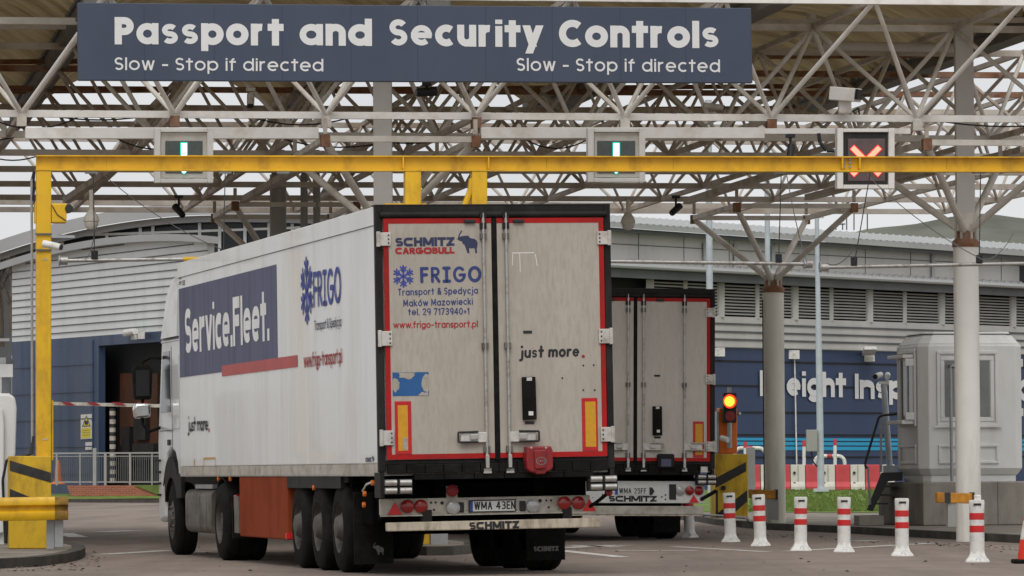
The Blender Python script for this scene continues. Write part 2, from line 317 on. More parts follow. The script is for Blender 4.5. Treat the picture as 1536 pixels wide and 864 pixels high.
    if ch == 'G': return .92*c, [[A(.46*c, .5, .46*c, .5, 48, 350), (.92*c, .46), (.5*c, .46)]]
    if ch == 'O': return .95*c, [[A(.475*c, .5, .475*c, .5, 0, 360)]]
    if ch == 'F': return .5*c, [[(0, 0), (0, 1), (.5*c, 1)], [(0, .52), (.43*c, .52)]]
    if ch == 'E': return .5*c, [[(.5*c, 0), (0, 0), (0, 1), (.5*c, 1)], [(0, .52), (.43*c, .52)]]
    if ch == 'I':
        if S.serif: return .42, [[(.21, 0), (.21, 1)], [(0, 1), (.42, 1)], [(0, 0), (.42, 0)]]
        return 0, [[(0, 0), (0, 1)]]
    if ch == 'T': return .62*c, [[(.31*c, 0), (.31*c, 1)], [(0, 1), (.62*c, 1)]]
    if ch == 'M': return .92*c, [[(0, 0), (.06*c, 1), (.46*c, .18), (.86*c, 1), (.92*c, 0)]] if S.cap == 'round' else [[(0, 0), (0, 1), (.46*c, .2), (.92*c, 1), (.92*c, 0)]]
    if ch == 'H': return .62*c, [[(0, 0), (0, 1)], [(.62*c, 0), (.62*c, 1)], [(0, .52), (.62*c, .52)]]
    if ch == 'Z': return .6*c, [[(0, 1), (.6*c, 1), (0, 0), (.6*c, 0)]]
    if ch == 'U': return .62*c, [[(0, 1), (0, .31), A(.31*c, .31, .31*c, .31, 180, 360), (.62*c, 1)]]
    if ch == 'L': return .46*c, [[(0, 1), (0, 0), (.46*c, 0)]]
    if ch == 'A': return .7*c, [[(0, 0), (.35*c, 1), (.7*c, 0)], [(.13*c, .33), (.57*c, .33)]]
    if ch == 'N': return .62*c, [[(0, 0), (0, 1), (.62*c, 0), (.62*c, 1)]]
    if ch == 'W': return 1.0*c, [[(0, 1), (.25*c, 0), (.5*c, 1), (.75*c, 0), (1.0*c, 1)]]
    if ch == 'K': return .58*c, [[(0, 0), (0, 1)], [(.55*c, 1), (.03, .42)], [(.18*c, .55), (.58*c, 0)]]
    if ch == '&': return .62, [[(.62, .0), (.12, .62), A(.27, .8, .17, .2, 210, -30), (.14, .42), A(.24, .22, .22, .22, 130, 330), (.60, .45)]]
    if ch == '-': return .34, [[(0, .4), (.34, .4)]]
    if ch == '÷': return .34, [[(0, .4), (.34, .4)], (D, .17, .62), (D, .17, .18)]
    if ch == '.': return 0, [(D, 0, 0)]
    if ch == ',': return .05, [[(.05, .05), (-.02, -.16)]]
    if ch == '1': return .2, [[(0, .78), (.2, 1), (.2, 0)]]
    if ch == '2': return .5, [[A(.25, .74, .25, .26, 165, -35), (0, 0), (.5, 0)]]
    if ch == '3': return .5, [[A(.24, .76, .24, .24, 150, -90), (.18, .52)], [(.2, .52), A(.24, .26, .26, .26, 90, -150)]]
    if ch == '4': return .56, [[(.42, 0), (.42, 1), (0, .3), (.56, .3)]]
    if ch == '5': return .5, [[(.46, 1), (.06, 1), (.02, .56), A(.24, .33, .26, .33, 130, -145)]]
    if ch == '7': return .5, [[(0, 1), (.5, 1), (.16, 0)]]
    if ch == '9': return .5, [[A(.25, .7, .25, .3, 0, 360)], [(.5, .7), A(.22, .45, .28, .45, 0, -70)]]
    if ch == '0': return .54, [[A(.27, .5, .27, .5, 0, 360)]]
    return .3, []
def flat(stroke, se):
    pts = []
    for e in stroke:
        if len(e) == 2: pts.append(e)
        else:
            cx, cy, rx, ry, a0, a1 = e; k = max(4, int(abs(a1-a0)/11))
            for i in range(k+1):
                t = rad(a0+(a1-a0)*i/k); cs, sn = math.cos(t), math.sin(t); p = 2.0/se
                pts.append((cx+rx*math.copysign(abs(cs)**p, cs), cy+ry*math.copysign(abs(sn)**p, sn)))
    r = [pts[0]]
    for p in pts[1:]:
        if math.hypot(p[0]-r[-1][0], p[1]-r[-1][1]) > 1e-4: r.append(p)
    return r
def ribbon(pts, hw, cap, emit, e0=False, e1=False):
    pts = list(pts)
    for flag, i, j in ((e0, 0, 1), (e1, -1, -2)):
        if flag:
            dx, dy = pts[i][0]-pts[j][0], pts[i][1]-pts[j][1]; l = math.hypot(dx, dy) or 1; pts[i] = (pts[i][0]+dx/l*hw, pts[i][1]+dy/l*hw)
    closed = math.hypot(pts[0][0]-pts[-1][0], pts[0][1]-pts[-1][1]) < 1e-3*1 and len(pts) > 4
    if closed: pts = pts[:-1]
    n = len(pts); L = []; R = []
    def nrm(a, b):
        dx, dy = b[0]-a[0], b[1]-a[1]; l = math.hypot(dx, dy) or 1; return (-dy/l, dx/l)
    for i in range(n):
        if closed: a, b = nrm(pts[i-1], pts[i]), nrm(pts[i], pts[(i+1) % n])
        elif i == 0: a = b = nrm(pts[0], pts[1])
        elif i == n-1: a = b = nrm(pts[-2], pts[-1])
        else: a, b = nrm(pts[i-1], pts[i]), nrm(pts[i], pts[i+1])
        mx_, my = a[0]+b[0], a[1]+b[1]; l = math.hypot(mx_, my)
        if l < .2: mx_, my, s = a[0], a[1], 1
        else:
            mx_, my = mx_/l, my/l; s = 1/max(.3, mx_*a[0]+my*a[1]); s = min(s, 1.6) if s < 1.6 else 1.15
        L.append((pts[i][0]+mx_*hw*s, pts[i][1]+my*hw*s)); R.append((pts[i][0]-mx_*hw*s, pts[i][1]-my*hw*s))
    m = n if closed else n-1
    vs = []; fs = []
    for i in range(n): vs += [L[i], R[i]]
    for i in range(m):
        j = (i+1) % n; fs.append((2*i, 2*i+1, 2*j+1, 2*j))
    emit(vs, fs, 0)
    if cap == 'round' and not closed:
        for p in (pts[0], pts[-1]): emit([(p[0]+hw*math.cos(k*math.pi/6), p[1]+hw*math.sin(k*math.pi/6)) for k in range(12)], [tuple(range(12))], 1)
HEAVY = {'s': .74, 'e': .80, 'S': .84, 'a': .92, 'B': .84, 'R': .9, 'G': .92, 'E': .86, 'A': .9, 'M': .92, 'Z': .88, 'g': .92, 'N': .9}
def lettering(s, S, cap, width, place, name, m, parent, local=False, layer=.0007):
    sw = S.sw*cap; k = cap-sw; h = (S.xh*cap-sw)/k; gap = S.gap*cap
    gl = [(c, *glyph(c, h, S)) for c in s]
    fixed = sum((sw+gap) if c != ' ' else gap for c, _, _ in gl) - gap
    wx = (width-fixed)/(k*sum(g[1] for g in gl) or 1)
    if wx < .45:   # too tight: squeeze gaps
        gap -= (.45-wx)*k*sum(g[1] for g in gl)/len(gl); wx = .45
    mb = MB(); x = 0; cnt = [0]
    def emit(vs, fs, lay):
        cnt[0] += 1; off = .0005+layer*(cnt[0] % 5)
        mb.add([place(px, py, off) for px, py in vs], fs)
    for c, wd, strokes in gl:
        if c == ' ': x += wd*k*wx+gap; continue
        x += sw/2
        for st in strokes:
            if st[0] == 'D':
                cx = x+st[1]*k*wx; cy = st[2]*k+sw/2
                r_ = sw*.56; dlo = .5 if c in '.' or S.sw < .18 else .12
                if S.cap == 'round': emit([(cx+r_*math.cos(i*math.pi/6), cy+r_*math.sin(i*math.pi/6)) for i in range(12)], [tuple(range(12))], 0)
                else: emit([(cx-sw/2, cy-sw*dlo), (cx+sw/2, cy-sw*dlo), (cx+sw/2, cy+sw/2), (cx-sw/2, cy+sw/2)], [(0, 1, 2, 3)], 0)
                continue
            if all(len(e) == 2 for e in st):
                segs = [st]
                if len(st) > 2 and any(((b[0]-a[0])*(d_[0]-b[0])*wx*wx+(b[1]-a[1])*(d_[1]-b[1])) < .3*math.hypot((b[0]-a[0])*wx, b[1]-a[1])*math.hypot((d_[0]-b[0])*wx, d_[1]-b[1]) and (abs(b[0]-a[0])*abs(b[1]-a[1]) > .01 or abs(d_[0]-b[0])*abs(d_[1]-b[1]) > .01) for a, b, d_ in zip(st, st[1:], st[2:])): segs = list(zip(st, st[1:]))
                if len(segs) > 1 or (len(st) == 2 and abs(st[0][0]-st[1][0]) > .05 and abs(st[0][1]-st[1][1]) > .2):
                    for a, b in segs:
                        if a[1] > b[1]: a, b = b, a
                        P0 = (x+a[0]*k*wx+S.slant*a[1]*k, a[1]*k+sw/2); P1 = (x+b[0]*k*wx+S.slant*b[1]*k, b[1]*k+sw/2); dy = P1[1]-P0[1]; hw_ = sw/2*(HEAVY.get(c, 1) if S.sw > .18 else 1)
                        if S.cap == 'round' or dy < sw*.6: ribbon([P0, P1], hw_, S.cap, emit, S.cap == 'butt', S.cap == 'butt'); continue
                        m_ = (P1[0]-P0[0])/dy; hx = hw_*math.sqrt(1+m_*m_); e_ = sw/2; dx0 = m_*e_ if a[1] < -.1 else 0
                        emit([(P0[0]-hx-dx0, P0[1]-e_), (P0[0]+hx-dx0, P0[1]-e_), (P1[0]+hx, P1[1]+e_), (P1[0]-hx, P1[1]+e_)], [(0, 1, 2, 3)], 0)
                    continue
            pts = [(x+px*k*wx+S.slant*py*k, py*k+sw/2) for px, py in flat(st, S.se)]
            ew = S.cap == 'butt'; wt = HEAVY.get(c, 1) if S.sw > .18 else 1
            ribbon(pts, sw/2*wt, S.cap, emit, ew and len(st[0]) == 2, ew and len(st[-1]) == 2)
        x += wd*k*wx+sw/2+gap
    return mb.build(name, m, parent, local=local)
def on_plane(O, X, Y, N):
    O, X, Y, N = Vector(O), Vector(X).normalized(), Vector(Y).normalized(), Vector(N).normalized()
    return lambda a, b, off: O+X*a+Y*b+N*off

# ================================================================== THE SETTING
A9 = rad(9.0)
U = Vector((math.cos(A9), math.sin(A9), 0)); V = Vector((-math.sin(A9), math.cos(A9), 0))
struct('ground', MB().sheet([(-900, -40, 0), (900, -40, 0), (900, 2500, 0), (-900, 2500, 0)]), 'asphalt')
def line(px0, py0, px1, py1, wpx):
    a, b = GZ(px0, py0), GZ(px1, py1); t = (b-a).normalized(); n = Vector((-t.y, t.x, 0))*wpx/2; z = Vector((0, 0, .004))
    return MB().sheet([a-n+z, b-n+z, b+n+z, a+n+z])
for a in ((97, 766, 250, 764, .35), (100, 761, 175, 760, .2), (148, 798, 204, 796, .5), (95, 800, 118, 806, .35), (150, 832, 252, 826, .30), (290, 828, 318, 827, .3),
          (600, 821, 690, 825, .35), (840, 826, 935, 836, .22), (838, 822, 930, 818, .5), (852, 818, 930, 821, .25), (920, 826, 1045, 826, .28), (1010, 820, 1150, 828, .15), (690, 856, 760, 858, .10),
          (1180, 827, 1400, 815, .22), (1280, 812, 1312, 811, .4), (150, 757, 236, 757, .4), (560, 858, 470, 851, .08)):
    struct('road_marking', line(*a), 'road_paint')
def patch(pts, m, z=.003): return MB().sheet([GZ(x, y)+Vector((0, 0, z)) for x, y in pts])
MATS_ = mk('patch_dark', (.195, .158, .135), .9, var=.15, scale=.7, dirt=(.23, .187, .16), dirt_amt=.4, dscale=.8, bump=.4, spec=.2)
for pts in (((130, 812), (232, 806), (246, 812), (150, 819)), ((420, 768), (900, 770), (910, 773), (410, 771)), ((1300, 818), (1340, 818), (1338, 821), (1302, 821))):
    struct('road_patch', patch(pts, 0), 'patch_dark')
# left kerbed island
def island(name, pts, h=.12, top='paving', edge=.18):
    # pts: outline on top (world xy), kerb stones round it
    P = [Vector((p[0], p[1], 0)) for p in pts]; n = len(P); c = sum(P, Vector())/n
    inner = []
    for i in range(n):
        a = (P[i]-P[i-1]).normalized(); b = (P[(i+1) % n]-P[i]).normalized(); na = Vector((-a.y, a.x, 0)); nb = Vector((-b.y, b.x, 0)); m_ = (na+nb).normalized()
        if m_.dot(c-P[i]) < 0: m_ = -m_
        inner.append(P[i]+m_*edge)
    k = MB(); z = Vector((0, 0, h))
    k.add([p for p in P]+[p+z for p in P]+[p+z for p in inner], [(i, (i+1) % n, n+(i+1) % n, n+i) for i in range(n)]+[(n+i, n+(i+1) % n, 2*n+(i+1) % n, 2*n+i) for i in range(n)])
    struct('kerb', k, 'kerb_dark')
    return struct(name, MB().sheet([p+z-Vector((0, 0, .004)) for p in inner]), top)
pl = [GZ(x, y, .12) for x, y in ((-120, 844), (0, 838), (60, 835), (100, 830), (122, 825), (128, 821), (126, 817), (110, 814), (70, 812), (-20, 810), (-120, 808))]
island('traffic_island', [(p.x, p.y) for p in pl])
pl = [GZ(x, y, .12) for x, y in ((604, 818.5), (640, 820), (680, 819.5), (715, 817), (715, 812), (690, 809), (604, 809))]
island('traffic_island', [(p.x, p.y) for p in pl])
pl = [GZ(x, y, .12) for x, y in ((1750, 818), (1620, 810), (1536, 803), (1374, 795), (1257, 789), (1150, 785), (1075, 779), (1044, 774))]+[Vector((2.6, 125, 0)), Vector((2, 160, 0)), Vector((60, 160, 0)), Vector((40, 90, 0))]
island('pavement', [(p.x, p.y) for p in pl])
g = [(GZ(1075, 770, .12), .123), (GZ(1800, 770, .12), .123)]
a0 = GZ(1120, 767, .13); a1 = GZ(1700, 770, .13)
struct('grass_verge', MB().add([(a0.x-1, a0.y, .125), (a1.x, a1.y, .125), (60, 172, .36), (5, 172, .36)], [(0, 1, 2, 3)]), 'grass')
# grass tufts along the edges are one mass
gm = MB()
for i in range(1500):
    t = random.random(); px = 1125+random.random()*230; b = GZ(px, 767, .13); y = b.y+(random.random()**1.6)*60; x = b.x*(y/b.y)
    z = .125+(.235*max(0, (y-a0.y))/(172-a0.y)); hh = .05+random.random()*.07; an = random.random()*3.14
    dx, dy = math.cos(an)*.09, math.sin(an)*.03
    gm.add([(x-dx, y-dy, z-.01), (x+dx, y+dy, z-.01), (x+dx*.3+random.uniform(-.04, .04), y, z+hh)], [(0, 1, 2)])
tag(gm.build('grass', 'grass'), 'short mown green grass beyond the pavement in front of the red and white barriers', 'grass', kind='stuff')
# far hill
hm = MB(); hv = []; N_ = 60
for j, (dd, zz) in enumerate(((520, 0), (600, 18), (680, 33.5), (900, 34), (1200, 20))):
    for i in range(N_+1):
        px = 900+i*25; K = ((800, 430), (1150, 374), (1290, 347), (1400, 335), (1536, 327), (1750, 320), (2500, 330))
        yy = next((a_[1]+(b_[1]-a_[1])*(px-a_[0])/(b_[0]-a_[0]) for a_, b_ in zip(K, K[1:]) if px <= b_[0]), 330); top = 1.13+(703-yy)*680/F
        x = (px-768)/F*680; z = top*(0, .55, 1, 1.05, .8)[j] + math.sin(i*.9)*.35+math.sin(i*.37)*.6
        hv.append((x*(dd/680), dd, max(-.5, z) if zz else -.5))
hf = [(j*(N_+1)+i, j*(N_+1)+i+1, (j+1)*(N_+1)+i+1, (j+1)*(N_+1)+i) for j in range(4) for i in range(N_)]
struct('hill', hm.add(hv, hf), 'hill', smooth=True)

# ================================================================== LEFT: warehouse with blue lower wall
LP = VPlane(PD(18, 600, 207), PD(236, 600, 190))
lb = thing('warehouse', 'white clad warehouse with arched roof edge, dark blue lower wall and open loading door', 'building', PD(18, 745, 207))
def arcy(px): # bottom of the arched fascia
    return 361.5+((px-250)/250.0)**2*43
def wallgrid(pl_, x0, x1, fy0, fy1, n, off=0, groove=None, gd=.05):
    pass
def quad(P4, n, t):  # slab: 4 points, thickness t along -n (into the wall)
    return MB().prism(P4, -n*t)
xs = [18+i*293/14 for i in range(15)]
m_ = MB(); top = [LP.p(x, arcy(x)) for x in xs]; bot = [LP.p(x, 513-(x-18)*16/218.0) for x in xs]
m_.prism(bot+top[::-1], -LP.n*.3); m_.build('upper_wall', 'white_clad', lb)
m_ = MB()   # cladding joints: dark proud battens, the recess shadow put into their colour
for k in range(12):
    f_ = 1+.0555*(k+.75)
    for x0, x1 in zip(xs, xs[1:]):
        y0 = HOR+(513-(x0-18)*16/218.0-HOR)*f_; y1 = HOR+(513-(x1-18)*16/218.0-HOR)*f_
        if min(y0-arcy(x0), y1-arcy(x1)) < 2: continue
        m_.bar(LP.p(x0, y0, .02), LP.p(x1, y1, .02), .04, .036)
m_.build('cladding_joint', 'soffit', lb)
m_ = MB()
for x0, x1 in zip([-14+i*19 for i in range(18)], [-14+(i+1)*19 for i in range(18)]):
    m_.hexa([LP.p(x0, arcy(x0), .5), LP.p(x1, arcy(x1), .5), LP.p(x1, arcy(x1), -3), LP.p(x0, arcy(x0), -3), LP.p(x0, arcy(x0)-10.5, .5), LP.p(x1, arcy(x1)-10.5, .5), LP.p(x1, arcy(x1)-10.5, -3), LP.p(x0, arcy(x0)-10.5, -3)])
m_.build('roof_edge', 'roof_grey', lb)
def bl(x, f_=0): # blue wall row lines following perspective
    b = 513-(x-18)*16/218.0; return HOR+(b-HOR)*(1-f_)
def lpoly(pts, t=.25, off=0): return MB().prism([LP.p(x, y, off) for x, y in pts], -LP.n*t)
mm = MB()
for (x0, x1, f0, f1) in ((18, 148, 0, 1.28), (148, 250, 0, .075), (250, 330, 0, 1.28)):
    mm.prism([LP.p(x0, bl(x0, f1)), LP.p(x1, bl(x1, f1)), LP.p(x1, bl(x1, f0)), LP.p(x0, bl(x0, f0))], -LP.n*.3)
mm.prism([LP.p(148, bl(148, .075), -.3), LP.p(148, bl(148, 1.28), -.3), LP.p(148, bl(148, 1.28), -1.15), LP.p(148, bl(148, .075), -1.15)], LP.u*-.2)
mm.build('lower_wall', 'blue_clad', lb)
mm = MB()
for k in range(1, 6):
    for x0, x1 in ((18, 82), (82, 140)):
        f_ = k*.205; mm.bar(LP.p(x0, bl(x0, f_), .02), LP.p(x1, bl(x1, f_), .02), .05, .05)
mm.bar(LP.p(139, bl(139, .03), .02), LP.p(139, bl(139, 1.25), .02), .05, .05)
mm.build('wall_joint', 'galv_pale', lb).data.materials[0] = M['blue_clad']
mm = lpoly([(152, 760), (256, 760), (256, 510), (152, 510)], .2, -1.2); mm.build('door_void', 'dark_void', lb)  # near-black panel painting the unlit depth of the doorway
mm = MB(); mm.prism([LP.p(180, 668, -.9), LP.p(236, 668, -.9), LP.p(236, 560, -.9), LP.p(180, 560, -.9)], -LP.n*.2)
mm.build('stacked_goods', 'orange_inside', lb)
mm = MB()
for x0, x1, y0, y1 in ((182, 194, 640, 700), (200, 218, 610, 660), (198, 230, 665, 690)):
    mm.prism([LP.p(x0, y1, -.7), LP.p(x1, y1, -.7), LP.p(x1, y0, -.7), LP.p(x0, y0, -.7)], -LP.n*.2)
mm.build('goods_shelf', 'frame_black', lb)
mm = MB().prism([LP.p(150, 790, -.02), LP.p(250, 790, -.02), LP.p(250, 790, -1.15), LP.p(150, 790, -1.15)], (0, 0, -.2)); mm.build('door_floor', 'concrete', lb)
# rest of the building so that it is solid
a, b = LP.p(18, 760, -1.5), LP.p(330, 760, -1.5); g_ = lambda p: Vector((p.x, p.y, 0)); dn = -LP.n*13
MB().prism([g_(a), g_(b), g_(b)+dn, g_(a)+dn], (0, 0, 6.6)).build('main_hall', 'white_clad', lb)
for p in (LP.p(18.2, 760, -.31), LP.p(329.8, 760, -.31)): MB().prism([g_(p), g_(p)-LP.n*1.18, g_(p)-LP.n*1.18+Vector((0, 0, 6.5)), g_(p)+Vector((0, 0, 6.5))], LP.u*.1).build('return_wall', 'white_clad', lb)
# striped door post, warning sign, height bar
tb = thing('striped_post', 'black and white striped post beside the dark loading door of the warehouse', 'post', Vector((LP.p(169, 740, .3).x, LP.p(169, 740, .3).y, .3)))
bt, tp = LP.p(169, 725, .3), LP.p(169, 612, .3)
MB().cyl(bt, tp, .13, n=10).build('post', 'black_paint', tb, smooth=True)
for i in range(9):
    c0 = bt.lerp(tp, (i+.25)/9); c1 = bt.lerp(tp, (i+.65)/9)
    MB().cyl(c0-Vector((0, 0, .05)), c1, .135, n=10).build('white_stripe', 'panel_pale', tb, smooth=True)
ws = thing('warning_sign', 'yellow and white warning sign with black triangle on the blue warehouse wall', 'sign', LP.p(129, 659, .03))
lpoly([(121, 659), (137, 658), (137, 621), (121, 622)], .03, .04).build('panel', 'white_plastic', ws)
lpoly([(122, 657.5), (136, 656.7), (136, 641.5), (122, 642.3)], .004, .046).build('text_panel', 'sign_yellow', ws)
lpoly([(123, 640), (136, 639.5), (129.5, 623)], .004, .046).build('triangle', 'ink_black', ws)
lpoly([(124.6, 638.6), (134.4, 638.2), (129.5, 626.3)], .004, .051).build('triangle_face', 'sign_yellow', ws)
lpoly([(127, 637), (132, 636.8), (132, 631), (127, 631.2)], .004, .055).build('pictogram', 'ink_black', ws)
mt = MB()
for yy in (645, 648.5, 652): mt.prism([LP.p(124, yy+1, .05), LP.p(134, yy+.6, .05), LP.p(134, yy, .05), LP.p(124, yy+.4, .05)], -LP.n*.003)
mt.build('printed_lines', 'ink_grey', ws)
sn = lpoly([(128, 675), (137, 674.5), (137, 663), (128, 663.5)], .03, .04).build('notice', 'white_plastic', origin=LP.p(132, 675, .02))
tag(sn, 'small white notice below the yellow warning sign', 'sign')
hb = thing('height_bar', 'red and white striped height bar across the loading door of the warehouse', 'barrier', PD(78, 606, 164))
p0, p1 = PD(62, 605, 164), PD(244, 609, 164)
MB().bar(p0, p1, .12, .12).build('bar', 'panel_pale', hb, bevel=.01)
for x in (96, 134, 172, 210):
    a_, b_ = PD(x, 605.5, 163.9), PD(x+13, 605.7, 163.9); s_ = Vector((.12, 0, 0)); z_ = Vector((0, 0, .06))
    MB().prism([a_-z_-s_*0+s_, b_-z_+s_, b_+z_-s_, a_+z_-s_], (0, -.02, 0)).build('red_stripe', 'box_red', hb)
# security lamps on the warehouse
sc = thing('security_camera', 'white security camera and lamp on the blue and white edge of the warehouse wall', 'camera', LP.p(197, 503, .1))
MB().cyl(LP.p(189, 500, .2), LP.p(203, 497, .9), .17, .13, 10).build('housing', 'white_plastic', sc, smooth=True)
MB().box(LP.p(201, 506, .25), (.25, .25, .2)).build('bracket', 'white_plastic', sc)
MB().box(LP.p(212, 503, .3), (.3, .3, .3)).build('lamp', 'white_plastic', sc)

# second building behind it (long curved roof over a dark glazed band)
L2 = VPlane(PD(0, 600, 240), PD(420, 600, 232))
l2 = thing('terminal_building', 'grey building with long curved roof and glazed band behind the white warehouse', 'building', PD(200, 720, 236))
def arc2(px): return 303+((px-330)/330.0)**2*57 if px < 330 else 303+((px-330)/330.0)**2*14
xs2 = [-60+i*24 for i in range(26)]
mm = MB()
for x0, x1 in zip(xs2, xs2[1:]):
    q = lambda x, dy, o: L2.p(x, arc2(x)+dy, o)
    mm.hexa([q(x0, 19, 1.6), q(x1, 19, 1.6), q(x1, 19, -6), q(x0, 19, -6), q(x0, 0, 1.6), q(x1, 0, 1.6), q(x1, 0, -6), q(x0, 0, -6)])
mm.build('roof', 'roof_grey', l2)
mm = MB()
for x0, x1 in zip(xs2, xs2[1:]):
    q = lambda x, dy, o: L2.p(x, arc2(x)+dy, o)
    mm.hexa([q(x0, 30, .9), q(x1, 30, .9), q(x1, 30, .2), q(x0, 30, .2), q(x0, 20, .9), q(x1, 20, .9), q(x1, 20, .2), q(x0, 20, .2)])
mm.build('fascia', 'roof_grey', l2)
poly = [(x, arc2(x)+20) for x in xs2]
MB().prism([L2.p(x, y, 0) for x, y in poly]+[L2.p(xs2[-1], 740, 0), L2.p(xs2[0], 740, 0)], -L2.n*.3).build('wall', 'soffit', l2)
for x0, x1 in zip((60, 95, 162, 212, 231, 301, 331, 369, 405, 440, 480), (92, 159, 209, 228, 298, 328, 366, 402, 437, 477, 520)):
    yt = lambda x: arc2(x)+31
    MB().prism([L2.p(x0, 385, .15), L2.p(x1, 385, .15), L2.p(x1, yt(x1), .15), L2.p(x0, yt(x0), .15)], -L2.n*.1).build('window_pane', 'glass_dark', l2)
for x in (93.5, 160.5, 210.5, 229.5, 299.5, 329.5, 367.5, 403.5, 438.5, 478.5):
    MB().bar(L2.p(x, 390, .2), L2.p(x, arc2(x)+31, .2), .16, .12).build('mullion', 'white_clad', l2)
MB().bar(L2.p(60, 355, .22), L2.p(520, 339, .22), .1, .12).build('transom', 'white_clad', l2)
# upper mast of the rear left canopy column and two thin downpipes
for i, (x, wpx, lab) in enumerate(((417, 25, 'thick grey round upper mast of a canopy column, widest of three above the front lorry roof'), (456, 11, 'thin grey downpipe in the middle of the three behind the trailer roof'), (475, 11, 'thin grey downpipe nearest the square white post of the three behind the trailer'))):
    d = 82.5; b, t = PD(x, 470, d), PD(x, 262, d); fl = thing('grey_pipe', lab, 'pipe', Vector((b.x, b.y, 0)), group='grey mast and downpipes behind the trailer roof')
    r_ = wpx/2*d/F
    MB().cyl((b.x, b.y, 0), t, r_, n=16).build('pipe', 'post_grey', fl, smooth=True).data.materials[0] = M['louvre']
    MB().cyl(PD(x, 272, d), PD(x, 268, d), r_*1.08, n=16).build('collar', 'louvre', fl, smooth=True)
    MB().cyl(PD(x, 262, d), PD(x, 225, d), r_*.8, n=16).build('pipe_top', 'soffit', fl, smooth=True)

# brick wall, railing, kerb on the far side of the road
kb = MB(); a, b = GZ(60, 753.5, 0), GZ(270, 754.5, 0); kb.prism([Vector((a.x, a.y, 0)), Vector((b.x, b.y, 0)), Vector((b.x, b.y+.4, 0)), Vector((a.x, a.y+.4, 0))], (0, 0, .13)); struct('kerb', kb, 'kerb_dark')
struct('verge', MB().add([(-30, a.y+.41, .12), (-8, a.y+.41, .12), (-8, a.y+2.4, .3), (-30, a.y+2.4, .35)], [(0, 1, 2, 3)]), 'grass')
dB = a.y+1.6
bw = MB().prism([PD(106, 744, dB)*1, PD(152, 753, dB), PD(290, 753, dB), PD(290, 728, dB), PD(100, 728, dB)], (0, .3, 0))
tag(bw.build('brick_wall', 'brick', origin=PD(200, 753, dB)), 'low red brick wall below the grey railing on the far side of the road', 'wall')
gb = MB().sheet([PD(200, 727.6, dB-.05), PD(236, 742, dB-.05), PD(290, 745, dB-.05), PD(290, 727.6, dB-.05)])
struct('verge', gb, 'grass')
rl = thing('railing', 'grey mesh railing standing on the low red brick wall', 'railing', PD(80, 727, dB+.15))
dR = dB+.15
MB().bar(PD(80, 680, dR), PD(290, 679, dR), .07, .06).build('top_rail', 'louvre', rl)
MB().bar(PD(80, 684.5, dR), PD(290, 684, dR), .03, .03).build('mid_rail', 'louvre', rl)
MB().bar(PD(80, 723, dR), PD(290, 723, dR), .04, .05).build('bottom_rail', 'louvre', rl)
for x, w_ in ((85, .07), (120, .05), (142, .14), (158, .10), (195, .08), (228, .05), (260, .07)):
    MB().bar(PD(x, 728, dR-.02), PD(x, 672 if x == 142 else 679, dR-.02), w_, w_).build('post', 'louvre', rl)
mm = MB()
for i in range(58): mm.bar(PD(82+i*3.2, 723, dR), PD(82+i*3.2, 684, dR), .028, .02)
mm.build('mesh_infill', 'soffit', rl)
oc = thing('traffic_cone', 'tall orange cone behind the grey railing, beside the yellow post', 'cone', PD(87, 727, dR+.9))
MB().lathe([(.3, 0), (.26, .06), (.17, .08), (.07, .95), (.0, .96)], PD(87, 726, dR+.9), (0, 0, 1), 14).build('cone', 'orange', oc, smooth=True)

# bare trees and a stand-in block for unclear clutter at the far left edge
def bare_tree(px, base, d, h, lab):
    t = thing('bare_tree', lab, 'tree', PD(px, base, d), group='bare trees beyond the yellow post')
    b = PD(px, base, d); tr = MB(); br = MB()
    def grow(p, v, l, r_, lev):
        q_ = p+v*l; (tr if lev == 0 else br).cyl(p, q_, r_, r_*.65, 5, False)
        if lev < 4:
            for k in range(3 if lev else 4):
                nv = (v+Vector((random.uniform(-.7, .7), random.uniform(-.7, .7), random.uniform(-.1, .5)))).normalized(); grow(q_-v*l*random.uniform(0, .4), nv, l*.66, r_*.55, lev+1)
    grow(b, Vector((0, 0, 1)), h*.38, h*.022, 0)
    tr.build('trunk', 'bark', t); br.build('branches', 'bark', t)
bare_tree(3, 520, 215, 5.5, 'bare leafless tree at the left edge beside the warehouse, the nearer one')
bare_tree(16, 500, 235, 5.0, 'smaller bare leafless tree just beside the warehouse corner')
sh = thing('clutter_block', 'pale stand-in block for unclear clutter at the left edge behind the yellow post', 'building', PD(0, 640, 195))
MB().box(PD(-26, 575, 195)+Vector((0, 2, -1)), (1.5, 3, 4.2)).build('wall', 'white_clad', sh)
MB().box(PD(-26, 545, 195)+Vector((0, 2, 0)), (1.9, 3.4, .5)).build('roof', 'roof_grey', sh)
MB().box(PD(7, 556, 194.5), (.7, .1, .55)).build('panel', 'plate_white', sh)
MB().box(PD(-6, 510, 194), (1.2, .6, .12)).build('gutter', 'roof_grey', sh)

